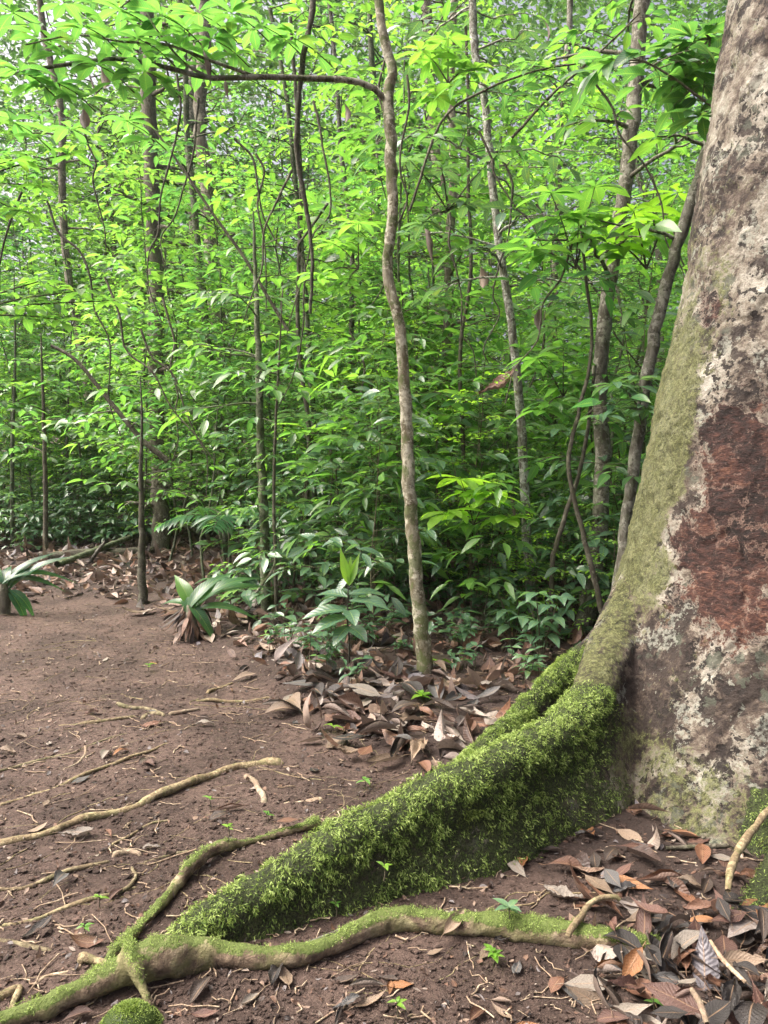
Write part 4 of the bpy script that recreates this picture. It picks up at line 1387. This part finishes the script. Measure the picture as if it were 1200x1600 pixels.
def tiny(pl, n=5, l0=.045):
    add_tube(pl.w, np.array([(0, 0, -.01), (.003, 0, .02), (0, 0, .045)]), [.002, .0018, .0015], 5)
    for k in range(n):
        a = k * 2.4 + rng.random(); l = l0 * rng.uniform(.6, 1.2)
        pl.leaf((0, 0, .03 + .015 * rng.random()), (math.cos(a), math.sin(a), rng.uniform(.0, .6)), UPV, l, l * .45, .6, .3, np.clip(.75 + rng.normal(0, .15), 0, 1))


for x, y, lb, n, l0 in ((570, 1232, 'tiny green seedling on bare soil above the tall mossy root', 4, .04), (418, 1288, 'tiny seedling left of the root curving over the path', 4, .035), (357, 1310, 'tiny seedling growing on the hump of the curved root', 4, .03),
                        (155, 1420, 'tiny lone seedling on bare path at lower left', 5, .03), (132, 1468, 'small seedling lowest on the left of the path', 5, .03), (232, 1050, 'tiny seedling alone at the far end of the path', 4, .06),
                        (328, 1268, 'tiny seedling beside the long thin path root', 4, .03), (850, 1300, 'small seedling between moss root and the big trunk', 4, .06), (795, 1440, 'blue-green seedling growing on the long front root', 7, .05),
                        (770, 1510, 'pale seedling in front of the long front root', 8, .04), (600, 1372, 'tiny seedling sprouting from the tall mossy root', 3, .035), (525, 1437, 'tiny seedling below the dark side of the tall mossy root', 4, .035),
                        (660, 1110, 'feathery fern seedling at the foot of the pale central sapling', 9, .10), (685, 1060, 'green seedling right of the pale central sapling foot', 6, .09), (520, 1150, 'small seedling in the litter left of the central sapling', 4, .07),
                        (1020, 1590, 'tiny green sprout in the leaf pile at lower right', 4, .035), (620, 1590, 'tiny sprout at the bottom edge among soil', 4, .03)):
    z = .06 if 'on the hump' in lb or 'on the long front root' in lb else (.16 if 'sprouting' in lb else 0)
    o = ground_plant('seedling', lb, 'seedling', x, y, None, lambda pl: tiny(pl, n, l0), M_leaf_lime if 'blue' not in lb else M_leaf_blue, M_twig, res=(4, 3), prof='acum')
    if z:
        q = G(x, y, z); o.location = tuple(q)
# ------------------------------------------------------------------ ROOTS ON THE PATH
def path_root(label, pix, wpx, mat=None, lift=.35, group='thin roots crossing the path', seed=0):
    pts = []
    for k, (x, y) in enumerate(pix):
        g = G(x, y); pts.append((g[0], g[1]))
    w = np.interp(np.linspace(0, 1, len(pix)), np.linspace(0, 1, len(wpx)), wpx)
    rad = np.array([.5 * ww / F * math.hypot(g[1], CAMH) for ww, g in zip(w, pts)])
    q = cr(np.column_stack([np.array(pts), np.zeros(len(pts)), rad]), len(pix) * 7)
    q[:, :2] += (fbm(np.column_stack([q[:, :2] * 9, q[:, 2]]), 2, seed)[:, None]) * np.array([[.012, .02]])
    z = gz(q[:, 0], q[:, 1], False) + q[:, 3] * (lift - .15 + 1.5 * fbm(np.column_stack([q[:, :2] * 6, q[:, 2]]), 2, seed + 3))
    q[:, 3] *= 1 + .35 * fbm(np.column_stack([q[:, :2] * 14, q[:, 2]]), 2, seed + 5)
    z[0] -= q[0, 3] * 1.2; z[-1] -= q[-1, 3] * 1.2
    c = np.array([q[len(q) // 2, 0], q[len(q) // 2, 1], z[len(q) // 2]])
    b = MB()
    v, f, a = tube_arrays(np.column_stack([q[:, :2], z]) - c, q[:, 3], 8, .25, seed)
    b.add(v, f, a)
    o = b.build('path_root', mat or M_root); o.location = c
    return tag(o, label, 'root', group)


ROOTS = [
    ('longest mossy root running from left edge up to the middle of the path', [(-20, 1325), (60, 1312), (120, 1290), (180, 1275), (235, 1255), (290, 1232), (350, 1207), (400, 1195), (440, 1192)], [13, 13, 14, 12, 12, 15]),
    ('short stub of pale root beside the upper end of the longest root', [(385, 1215), (398, 1225), (405, 1240), (415, 1255)], [10, 9, 10]),
    ('thin root above and parallel to the longest root', [(-10, 1265), (50, 1245), (110, 1225), (160, 1205), (220, 1185), (265, 1165)], [6, 7, 6, 4]),
    ('thin root branching left from the middle of the path', [(-10, 1210), (50, 1192), (110, 1180), (140, 1168), (200, 1150)], [5, 6, 5, 3]),
    ('short thin root beside a curled leaf in the middle path', [(180, 1103), (200, 1108), (225, 1112), (250, 1118)], [6, 8, 5]),
    ('flat thin root along the middle of the path', [(85, 1135), (120, 1134), (170, 1130), (215, 1122)], [4, 7, 5]),
    ('pale root piece right of the path middle', [(262, 1122), (285, 1118), (310, 1112)], [6, 7, 5]),
    ('small knuckle of root rising from the path middle', [(222, 1128), (235, 1118), (255, 1124)], [8, 10, 6]),
    ('thin root ending near the litter at the path edge', [(305, 1098), (340, 1098), (380, 1096), (420, 1092)], [4, 6, 5, 4]),
    ('thin straight root piece near the top of the path', [(325, 1085), (345, 1075), (365, 1068)], [6, 6, 4]),
    ('thin root curving through the lower left soil', [(-10, 1395), (40, 1390), (90, 1372), (140, 1360), (170, 1350)], [6, 8, 7, 5]),
    ('thin root crossing below the grey lying leaf', [(0, 1448), (50, 1440), (100, 1420), (170, 1400), (215, 1385)], [6, 8, 7, 4]),
    ('short root at the very left in the lower soil', [(-10, 1472), (30, 1474), (85, 1482)], [9, 9, 6]),
    ('thin branching root left of the curved root', [(180, 1402), (200, 1390), (212, 1372), (208, 1355)], [5, 6, 4]),
    ('pale thread root hooking through soil at lower left', [(55, 1540), (75, 1525), (120, 1515), (130, 1505)], [5, 5, 3]),
    ('thick forked root at the lower left edge', [(-10, 1570), (12, 1555), (30, 1548), (20, 1580)], [9, 12, 8]),
    ('thin root between longest root and curved root', [(170, 1325), (200, 1310), (235, 1290), (265, 1285)], [4, 5, 3]),
    ('thin root leading toward the curved root hump', [(225, 1345), (260, 1335), (300, 1330)], [5, 5, 4]),
    ('low pale root left of the curved root hump', [(180, 1338), (200, 1334), (218, 1336)], [7, 8, 6]),
    ('thin pale root in the middle path above longest root', [(130, 1170), (135, 1180), (120, 1195), (100, 1205)], [3, 4, 3]),
    ('pale twig-like root right of the longest root end', [(440, 1258), (470, 1252), (505, 1250)], [7, 8, 10]),
    ('mossy stick crossing the long front root at its right end', [(885, 1500), (905, 1478), (925, 1455), (965, 1452)], [9, 9, 7]),
    ('slim brown root climbing the mossy root at the right edge', [(1136, 1450), (1146, 1402), (1172, 1362), (1206, 1322)], [9, 11, 9]),
    ('short mossy root stub poking up beside the long root at lower left', [(130, 1502), (150, 1512), (165, 1520)], [11, 12, 10]),
]
for k, (lb, pix, w) in enumerate(ROOTS):
    o = path_root(lb, pix, w, M_rootpale if 'pale' in lb else M_root, seed=k)
    if 'crossing the long front' in lb: o.location.z += .07
    if 'climbing' in lb: o.location.z += .12
    if 'poking up' in lb: o.location.z += .02

# mossy mound at the bottom left
g = G(205, 1600)
b = MB(); m_ = 5000
th = rng.random(m_) * 6.28; r_ = np.sqrt(rng.random(m_))
ddv = np.stack([.075 * r_ * np.cos(th), .055 * r_ * np.sin(th), .055 * (1 - r_ ** 2)], 1)
nrm_ = nrm(np.stack([r_ * np.cos(th), r_ * np.sin(th), np.full(m_, .8)], 1))
add_leaves(b, ddv, nrm_ + rng.normal(0, .4, (m_, 3)), nrm_ + rng.normal(0, .6, (m_, 3)), rng.uniform(.006, .012, m_), .003, .5, .2, np.clip(.75 + .2 * rng.normal(size=m_), 0, 1), 2, 3, 'lance')
root = empty('moss_mound', on_ground(g[0], g[1])); tag(root, 'small bright green moss mound at the bottom edge beside the root', 'moss')
b.build('fronds', M_moss, root)
bm = bmesh.new(); bmesh.ops.create_uvsphere(bm, u_segments=20, v_segments=12, radius=1)
for v in bm.verts: v.co = Vector((v.co.x * .074, v.co.y * .054, max(v.co.z, -.2) * .054))
me = bpy.data.meshes.new('mound'); bm.to_mesh(me); bm.free(); me.materials.append(M_moss)
o = bpy.data.objects.new('mound', me); col.objects.link(o); o.parent = root

# ------------------------------------------------------------------ FALLEN LEAVES
DEAD = {'dark brown': (.046, .034, .026), 'rust-brown': (.140, .070, .042), 'tan': (.22, .165, .115), 'pale grey-brown': (.235, .21, .175), 'blackish': (.022, .019, .017),
        'orange-brown': (.24, .115, .048), 'slate grey': (.080, .080, .078), 'reddish brown': (.100, .053, .040)}
SHAPE = [('flat', 0.15, .1, .3), ('curled', 1.1, .9, .2), ('cupped', .5, 1.3, .3), ('rolled', .4, 2.6, .2), ('arched', 1.4, .3, .3), ('crumpled', .9, .9, 1.9)]
dead_mesh = {}


def dead_leaf_mesh(shape, var):
    key = (shape, var)
    if key in dead_mesh: return dead_mesh[key]
    nm, droop, cup, wv = [s for s in SHAPE if s[0] == shape][0]
    r = np.random.default_rng(hash_s(shape) + var)
    ns, nc = 14, 9
    s = np.linspace(0, 1, ns + 1); t = np.linspace(-1, 1, nc)
    prof = PROFILES[['ell', 'acum', 'obov'][var % 3]](s); prof[0] = .05; prof[-1] = .02
    asp = [.42, .36, .5, .46][var % 4]
    S, T = np.meshgrid(s, t, indexing='ij')
    wid = prof[:, None] * asp * .5 * (1 + .05 * np.sin(S * 23 + var) * np.abs(T) + .06 * vnoise(np.stack([S.ravel() * 6, T.ravel() * 2, np.full(S.size, var * 3.)], 1), 5).reshape(S.shape))
    ang = cup * T * (prof[:, None] ** .5)            # roll across
    lat = np.where(abs(cup) > .05, np.sin(ang) / max(cup, .05), T) * wid
    up = (1 - np.cos(ang)) / max(cup, .05) * wid
    bend = droop * r.choice([-1, 1])
    a2 = bend * (S - .5)
    x = np.where(True, np.sin(a2) / bend, S) ; z = (1 - np.cos(a2)) / bend
    nz = vnoise(np.stack([S.ravel() * 4, T.ravel() * 2.5, np.full(S.size, var * 7.)], 1), 15).reshape(S.shape)
    h = up + wv * .05 * nz + wv * .012 * np.sin(S * 40) * np.abs(T)
    # bend frame
    vx = x - np.sin(a2) * h; vz = z + np.cos(a2) * h
    v = np.stack([vx, lat, vz], -1).reshape(-1, 3)
    v[:, 2] -= np.percentile(v[:, 2], 4)
    i = (np.arange(ns)[:, None] * nc + np.arange(nc - 1)[None, :]).ravel()
    f = np.stack([i, i + nc, i + nc + 1, i + 1], 1)
    a = np.stack([T * .5 + .5, S, np.full(S.shape, .5)], -1).reshape(-1, 3)
    mb = MB(); mb.add(v, f, a)
    p0 = v[nc // 2]
    pe = np.array([p0 + [-.16 * k / 5, .02 * k * k / 25 * (var % 3 - 1), -.01 * k / 5] for k in range(6)])
    vv, ff, aa = tube_arrays(pe[::-1], np.linspace(.006, .010, 6), 5)
    aa[:, 0] = .5; mb.add(vv, ff, aa)
    dead_mesh[key] = mb.mesh('fallen_leaf', M_deadobj)
    return dead_mesh[key]


def hash_s(s): return sum((k + 1) * ord(c) for k, c in enumerate(s))


def fallen(x, y, L, shape, colr, label, rz=None, tilt=(0, 0), dz=0., group='fallen leaves', pz=0., var=None, name='fallen_leaf'):
    o = bpy.data.objects.new(name, dead_leaf_mesh(shape, int(rng.integers(0, 6)) if var is None else var)); col.objects.link(o)
    o.location = on_ground(x, y, dz); o.scale = (L, L, L)
    o.rotation_euler = (tilt[0], tilt[1], rng.random() * 6.28 if rz is None else rz)
    c = np.array(DEAD[colr]) * rng.uniform(.6, 1.12)
    o.color = (*c, 1)
    px = float(project(np.array([o.location]))[0][0])
    tag(o, label, 'leaf', group, px)
    return o


def inpoly(poly, n):
    poly = np.array(poly, float); out = []
    while len(out) < n:
        x = rng.uniform(poly[:, 0].min(), poly[:, 0].max(), 200); y = rng.uniform(poly[:, 1].min(), poly[:, 1].max(), 200)
        for a, b_ in zip(x, y):
            if poly_signed(np.array([a]), np.array([b_]), poly)[0] > 0: out.append((a, b_))
    return out[:n]


CW = list(DEAD); SW = [s[0] for s in SHAPE]
ZONES = [
    ('in the heap at the lower right corner', [(960, 1480), (1100, 1430), (1230, 1440), (1230, 1640), (880, 1640), (900, 1560)], 95, (.08, .16), .08, [3.5, 2.2, 2, 1.6, 4, 1., 1., 2.], .35),
    ('at the foot of the big trunk', [(800, 1310), (900, 1290), (1010, 1280), (1200, 1280), (1190, 1380), (1120, 1450), (1000, 1450), (860, 1420), (780, 1360)], 50, (.08, .15), .012, [3.5, 3, 2, 1.5, 2, 1, 1.6, 2.5], .18),
    ('in the litter bank around the pale sapling', [(420, 1110), (520, 1060), (640, 1070), (800, 1060), (760, 1140), (690, 1210), (600, 1200), (530, 1190), (500, 1130)], 74, (.13, .27), .05, [4, 1.4, 2.6, 2.2, 3, .5, 1., 1.5], .2),
    ('on the bare path', [(0, 1000), (240, 1000), (480, 1130), (520, 1240), (420, 1290), (250, 1400), (120, 1520), (0, 1540)], 30, (.06, .12), .0, [1.5, 1, 2, 2, 1, .6, 2, 1], .12),
    ('on the soil before the long front root', [(300, 1540), (500, 1510), (620, 1460), (860, 1480), (960, 1520), (860, 1610), (300, 1610)], 20, (.06, .11), .0, [2, 1, 2, 1, 1, 1.5, 1, 1], .15),
]
for word, poly, cnt, Lr, pile, wts, tl_ in ZONES:
    w = np.array(wts) / sum(wts)
    for (x, y) in inpoly(poly, cnt):
        g = G(x, y); c = CW[rng.choice(len(CW), p=w)]; s = SW[rng.choice(len(SW), p=[.26, .16, .16, .10, .10, .22])]
        fallen(g[0], g[1], rng.uniform(*Lr), s, c, f'{s} {c} fallen leaf {word}', tilt=tuple(rng.normal(0, tl_, 2)), dz=.006 + pile * rng.random() ** 1.3)

# leaves that stand out, one by one
for x, y, L, s, c, rz, tilt, dz, lb in (
        (958, 1395, .12, 'flat', 'slate grey', -1.4, (.5, 0), .03, 'slate-grey oval leaf lying point down in the middle of the trunk-foot litter'),
        (1030, 1388, .17, 'rolled', 'rust-brown', .1, (0, 0), .02, 'long rust-red rolled leaf right of the slate-grey oval leaf'),
        (922, 1413, .12, 'cupped', 'rust-brown', .1, (0, 0), .01, 'ribbed rust-brown leaf left of the slate-grey oval leaf'),
        (445, 1533, .10, 'flat', 'tan', 1.9, (.3, 0), .015, 'tan leaf lying just below the long front root'),
        (625, 1543, .075, 'flat', 'orange-brown', .1, (0, 0), .006, 'bright orange-yellow leaf alone at bottom centre'),
        (92, 1388, .10, 'curled', 'slate grey', 1.5, (.3, 0), .02, 'grey leaf standing out on the lower left path'),
        (365, 1270, .13, 'rolled', 'rust-brown', .35, (0, 0), .01, 'red-brown rolled leaf on the path right of the longest root'),
        (450, 1308, .09, 'flat', 'rust-brown', .2, (0, 0), .05, 'pinkish brown leaf resting where the curved root meets the mossy buttress'),
        (120, 1312, .13, 'crumpled', 'pale grey-brown', .2, (0, 0), .01, 'pale crumpled leaf just below the longest path root'),
        (710, 1467, .11, 'cupped', 'tan', .8, (.4, -.3), .04, 'tan leaf tilted against the long front root'),
        (680, 1495, .06, 'flat', 'tan', .5, (0, 0), .01, 'small round tan leaf under the tilted tan leaf'),
        (925, 1550, .15, 'flat', 'pale grey-brown', .0, (0, 0), .02, 'large pale leaf beside the dark standing leaf at bottom right'),
        (930, 1585, .17, 'curled', 'blackish', 1.5, (1.1, 0), .07, 'black-brown leaf standing upright at the bottom right'),
        (545, 1575, .09, 'crumpled', 'slate grey', .5, (0, 0), .01, 'grey crumpled leaf at the bottom left of centre'),
        (120, 1592, .08, 'cupped', 'reddish brown', .5, (0, 0), .01, 'reddish leaf tucked under the root at the bottom left'),
        (320, 1138, .10, 'crumpled', 'pale grey-brown', .2, (0, 0), .01, 'pale grey crumpled leaf alone in the path middle'),
        (440, 1120, .20, 'curled', 'tan', .3, (.2, 0), .03, 'large tan curled leaf at the front of the litter bank'),
        (590, 1165, .28, 'rolled', 'dark brown', .6, (0, .1), .05, 'very long dark rolled leaf in front of the litter bank'),
        (570, 1110, .22, 'flat', 'pale grey-brown', -.4, (.3, .2), .07, 'large pale leaf left of the pale sapling foot'),
        (705, 1125, .22, 'cupped', 'slate grey', 1., (.5, .1), .08, 'dark slate ribbed leaf right of the pale sapling foot'),
        (220, 962, .35, 'arched', 'tan', .2, (0, 0), .03, 'big tan arched dead leaf at the foot of the black-based stem')):
    g = G(x, y)
    fallen(g[0], g[1], L, s, c, lb, rz, tilt, dz)

# dead leaves caught up in the branches
for x, y, Y, L, c, rz, lb in ((322, 108, 4.5, .22, 'reddish brown', 0, 'large red-brown dead leaf hanging on the left-reaching branch'), (352, 140, 4.6, .13, 'tan', .5, 'small tan dead leaf dangling below the left-reaching branch'),
                              (160, 118, 4.4, .14, 'tan', 1., 'pale dead leaf hanging among the overhanging sprays at upper left'), (132, 182, 4.8, .14, 'dark brown', 2., 'dark dead leaf hanging below the upper left sprays'),
                              (538, 175, 5.2, .14, 'dark brown', 1.2, 'dark dead leaf hanging between vine and pale central sapling'), (688, 285, 6.0, .24, 'dark brown', .3, 'long dark dead leaf hanging right of the pale sapling'),
                              (668, 385, 6.2, .34, 'dark brown', .1, 'longest dark dead leaf hanging beside the pale sapling'), (752, 432, 6.4, .2, 'tan', .9, 'tan dead leaf hooked left of the thin spotted sapling'),
                              (850, 48, 5.2, .17, 'dark brown', .2, 'dark dead leaf hanging near the top right of centre'), (1048, 130, 4.6, .13, 'reddish brown', 1.4, 'red-brown curled dead leaf near the top beside the big trunk'),
                              (843, 500, 6.0, .18, 'blackish', 1.5, 'black withered leaf right of the thin spotted sapling'), (800, 795, 5.9, .22, 'dark brown', .1, 'brown dead leaf hanging low on the thin spotted sapling')):
    o = bpy.data.objects.new('dead_leaf', dead_leaf_mesh('rolled' if L > .2 else 'curled', int(L * 100) % 6)); col.objects.link(o)
    o.location = P(x, y, Y); o.scale = (L, L, L); o.rotation_euler = (rng.normal(0, .2), 1.35, rz)
    o.color = (*DEAD[c], 1)
    tag(o, lb, 'dead leaf', 'dead leaves hanging in the branches')
# withered curled frond
o = bpy.data.objects.new('withered_frond', dead_leaf_mesh('crumpled', 2)); col.objects.link(o)
o.location = P(780, 603, 6.0); o.scale = (.34, .34, .34); o.rotation_euler = (.4, -.55, .1); o.color = (.13, .06, .04, 1)
tag(o, 'large withered brown leaf curled up across the thin spotted sapling', 'dead leaf')

# ------------------------------------------------------------------ LITTER, CRUMBS, TWIGS (uncountable)
b = MB()
pts = []
while len(pts) < 12000:
    y = rng.uniform(1.9, 15, 4000) if len(pts) % 2 else 2 + 11 * rng.random(4000) ** 1.2
    x = rng.uniform(-.62, .62, 4000) * (y + 1)
    k = (rng.random(4000) < litter_mask(x, y) * (.24 + .76 * (y > 3.6))) & (np.hypot(x - 2, y - 3.75) > .8)
    pts += list(zip(x[k], y[k]))
pts = np.array(pts[:12000]); m_ = len(pts)
an = rng.random(m_) * 6.28
L = rng.uniform(.06, .17, m_) * (1 + .04 * pts[:, 1])
zz = gz(pts[:, 0], pts[:, 1]) + .004 + .03 * rng.random(m_) ** 2
cols = rng.choice([.0, .12, .22, .35, .45, .55, .66, .8, .9, .97], m_) + rng.uniform(-.04, .04, m_)
add_leaves(b, np.column_stack([pts, zz]), np.stack([np.cos(an), np.sin(an), rng.normal(0, .28, m_)], 1), np.tile(UPV, (m_, 1)) + rng.normal(0, .38, (m_, 3)), L, L * rng.uniform(.3, .5, m_),
           rng.normal(0, .9, m_), rng.normal(.2, .8, m_), np.clip(cols, 0, 1), 6, 5, 'acum', .05)
lt_ = b.build('leaf_litter', M_dead); tag(lt_, 'carpet of small dry brown leaves covering the forest floor', 'leaf litter', kind='stuff')

# crumbs of soil
b = MB(); m_ = 17000
y = 1.75 + 5.5 * rng.random(m_) ** 1.7; x = rng.uniform(-.55, .55, m_) * (y + .6)
r_ = rng.uniform(.0018, .006, m_) * (1 + 1.6 * (rng.random(m_) ** 8))
oc = np.array([(1, 0, 0), (0, 1, 0), (-1, 0, 0), (0, -1, 0), (.7, .7, .8), (-.7, .7, .8), (-.7, -.7, .8), (.7, -.7, .8)], float)
v = oc[None] * r_[:, None, None] * rng.uniform(.6, 1.3, (m_, 8, 3)) * np.array([1.2, 1.2, .8])
v += np.column_stack([x, y, gz(x, y) + .001])[:, None, :]
q = np.array([(0, 1, 5, 4), (1, 2, 6, 5), (2, 3, 7, 6), (3, 0, 4, 7), (4, 5, 6, 7)])
b.add(v.reshape(-1, 3), (np.arange(m_)[:, None, None] * 8 + q[None]).reshape(-1, 4))
cb = b.build('soil_crumbs', M_soil, smooth=False); tag(cb, 'loose crumbs of dark soil scattered over the path', 'soil', kind='stuff')

# web of half-buried rootlets
b = MB()
for k in range(190):
    y = 1.95 + 4.2 * rng.random() ** 1.3; x = rng.uniform(-.55, .42) * (y + .3)
    if x > edge_x(y) - .1: continue
    a = rng.normal(.35, .5) + (math.pi if rng.random() < .5 else 0); L = rng.uniform(.12, .6); m9 = 14
    turn = np.cumsum(rng.normal(0, .28, m9)); st_ = L / m9
    xs = x + np.cumsum(np.cos(a + turn)) * st_; ys = y + np.cumsum(np.sin(a + turn)) * st_
    rr_ = rng.uniform(.0012, .0034) * np.linspace(1, .4, m9)
    zs = gz(xs, ys) + rr_ * (.1 + 1.3 * fbm(np.column_stack([xs * 9, ys * 9, np.full(m9, k)]), 2, 7))
    add_tube(b, np.column_stack([xs, ys, zs]), rr_, 5, tint=rng.random())
rl = b.build('rootlets', M_root); tag(rl, 'web of thin half-buried rootlets all over the path', 'roots', kind='stuff')

# fine twigs and bits of debris
b = MB()
for k in range(900):
    y = 1.85 + 6 * rng.random() ** 1.5; x = rng.uniform(-.55, .55) * (y + .5)
    if math.hypot(x - 2, y - 3.75) < .8: continue
    a = rng.random() * 6.28; L = rng.uniform(.02, .11) * rng.choice([1, 1, 1.8])
    s = np.linspace(-.5, .5, 5)
    xs = x + math.cos(a) * L * s + rng.normal(0, .006, 5); ys = y + math.sin(a) * L * s + rng.normal(0, .006, 5)
    zs = gz(xs, ys) + .003 + .006 * rng.random()
    add_tube(b, np.column_stack([xs, ys, zs]), rng.uniform(.0010, .0028), 5, tint=rng.random())
tw = b.build('twig_debris', M_rootpale); tag(tw, 'scatter of fine twigs and rootlets lying on the soil', 'twigs', kind='stuff')

b = MB(); m_ = 9000
y = 1.8 + 6.5 * rng.random(m_) ** 1.5; x = rng.uniform(-.56, .56, m_) * (y + .6)
kp = np.hypot(x - 2, y - 3.75) > .8
x, y = x[kp], y[kp]; m_ = len(x); an = rng.random(m_) * 6.28
L = rng.uniform(.006, .026, m_) * (1 + .06 * y)
add_leaves(b, np.column_stack([x, y, gz(x, y) + .004]), np.stack([np.cos(an), np.sin(an), rng.normal(0, .25, m_)], 1), np.tile(UPV, (m_, 1)) + rng.normal(0, .35, (m_, 3)), L, L * rng.uniform(.2, .7, m_),
           rng.normal(0, 1, m_), rng.normal(0, .8, m_), rng.choice([.0, .08, .2, .3, .42, .55, .78, .88, .98], m_), 3, 3, 'ell')
db = b.build('leaf_debris', M_dead); tag(db, 'crumbled bits of rotting leaf strewn over the soil', 'debris', kind='stuff')

# larger sticks and logs
def stick(label, pix, wpx, zoff, mat, name='fallen_stick', cat='stick', Y=None):
    p = np.array([G(x, y, z) if Y is None else P(x, y, Y) for (x, y), z in zip(pix, zoff)])
    q = cr(p, 20); r = np.interp(np.linspace(0, 1, 20), np.linspace(0, 1, len(wpx)), wpx) * .5 / F * p[:, 1].mean()
    c = q[10]
    b = MB(); v, f, a = tube_arrays(q - c, r, 8, .25, len(label)); b.add(v, f, a)
    o = b.build(name, mat); o.location = c
    return tag(o, label, cat)


stick('pale stick slanting over the heap at the lower right', [(1110, 1470), (1130, 1500), (1165, 1535)], [6, 8, 6], [.14, .13, .11], M_rootpale)
stick('pale broken stick at the bottom of the lower right heap', [(1080, 1545), (1095, 1570), (1105, 1600)], [8, 11, 9], [.14, .13, .12], M_rootpale)
stick('thin grey stick lying along the far side of the long root', [(470, 1478), (540, 1450), (590, 1430)], [5, 6, 4], [.05, .03, .02], M_wood_grey)
stick('dark stick lying at the trunk foot on the right', [(1040, 1325), (1120, 1322), (1190, 1318)], [6, 8, 6], [.03, .03, .03], M_wood_dark)
stick('mossy fallen branch at the far end of the litter beyond the path', [(90, 882), (150, 860), (215, 835)], [9, 11, 9], [.15, .2, .3], M_wood_green, 'fallen_branch', 'branch')
stick('dark fallen log lying across beyond the litter', [(60, 872), (130, 868), (190, 866), (240, 860)], [16, 20, 20, 16], [.1, .1, .1, .12], M_wood_dark, 'fallen_log', 'log')
stick('thin fallen branch lying in the litter left of the black-based stem', [(60, 900), (120, 895), (165, 875), (185, 868)], [5, 6, 6, 4], [.05, .06, .08, .1], M_wood_brown, 'fallen_branch', 'branch')
stick('dry fallen branch slanting up at the end of the path', [(140, 880), (150, 865), (165, 845)], [6, 6, 4], [.05, .2, .4], M_wood_grey, 'fallen_branch', 'branch')
# ------------------------------------------------------------------ LIGHT, SKY, CAMERA
finish_labels()
SUN_EL, SUN_AZ = math.radians(56), math.radians(-94)     # high on the left, where the path opens
w = bpy.data.worlds.new('World'); scene.world = w; w.use_nodes = True
nt = w.node_tree; nt.nodes.clear()
sky = nt.nodes.new('ShaderNodeTexSky'); sky.sky_type = 'NISHITA'; sky.sun_disc = False
sky.sun_elevation = SUN_EL; sky.sun_rotation = SUN_AZ
sky.air_density = .25; sky.dust_density = 10.0; sky.ozone_density = .0
bg = nt.nodes.new('ShaderNodeBackground'); bg.inputs[1].default_value = .15
ow = nt.nodes.new('ShaderNodeOutputWorld')
nt.links.new(sky.outputs[0], bg.inputs[0]); nt.links.new(bg.outputs[0], ow.inputs[0])
sl = bpy.data.lights.new('sun', 'SUN'); sl.energy = 1.3; sl.angle = math.radians(35); sl.color = (1., .96, .88)
so = bpy.data.objects.new('sun', sl); col.objects.link(so)
sd = Vector((math.sin(SUN_AZ) * math.cos(SUN_EL), math.cos(SUN_AZ) * math.cos(SUN_EL), math.sin(SUN_EL)))
so.rotation_euler = sd.to_track_quat('Z', 'Y').to_euler(); so.location = (0, 0, 30)

bm = bmesh.new(); bmesh.ops.create_cube(bm, size=1)
for v in bm.verts: v.co = Vector((v.co.x * 200, 67 + v.co.y * 160, -2.5 if v.co.z < 0 else 42))
me = bpy.data.meshes.new('haze'); bm.to_mesh(me); bm.free()
hm, nt = newmat('haze'); n = N(nt)
pv = n.node('ShaderNodeVolumePrincipled'); pv.inputs['Color'].default_value = (.93, .97, .92, 1); pv.inputs['Density'].default_value = HAZE; pv.inputs['Anisotropy'].default_value = .2
oo = n.node('ShaderNodeOutputMaterial'); n.link(pv.outputs[0], oo.inputs['Volume'])
me.materials.append(hm); hz_o = bpy.data.objects.new('haze', me); col.objects.link(hz_o)
tag(hz_o, 'pale humid air between the far trees', None, kind='stuff')

cd = bpy.data.cameras.new('camera'); cam = bpy.data.objects.new('camera', cd); col.objects.link(cam)
cd.sensor_fit = 'VERTICAL'; cd.sensor_height = 34.6; cd.sensor_width = 25.95; cd.lens = F / 1600 * 34.6
cd.clip_start = .05; cd.clip_end = 600
cam.location = CAM; cam.rotation_euler = (math.pi / 2 - PITCH, 0, 0)
scene.camera = cam
vs_ = scene.view_settings
vs_.view_transform = 'Standard'; vs_.look = 'None'; vs_.exposure = 1.87; vs_.gamma = 1; vs_.use_curve_mapping = False
scene.cycles.max_bounces = 10; scene.cycles.diffuse_bounces = 8; scene.cycles.glossy_bounces = 2; scene.cycles.transmission_bounces = 8
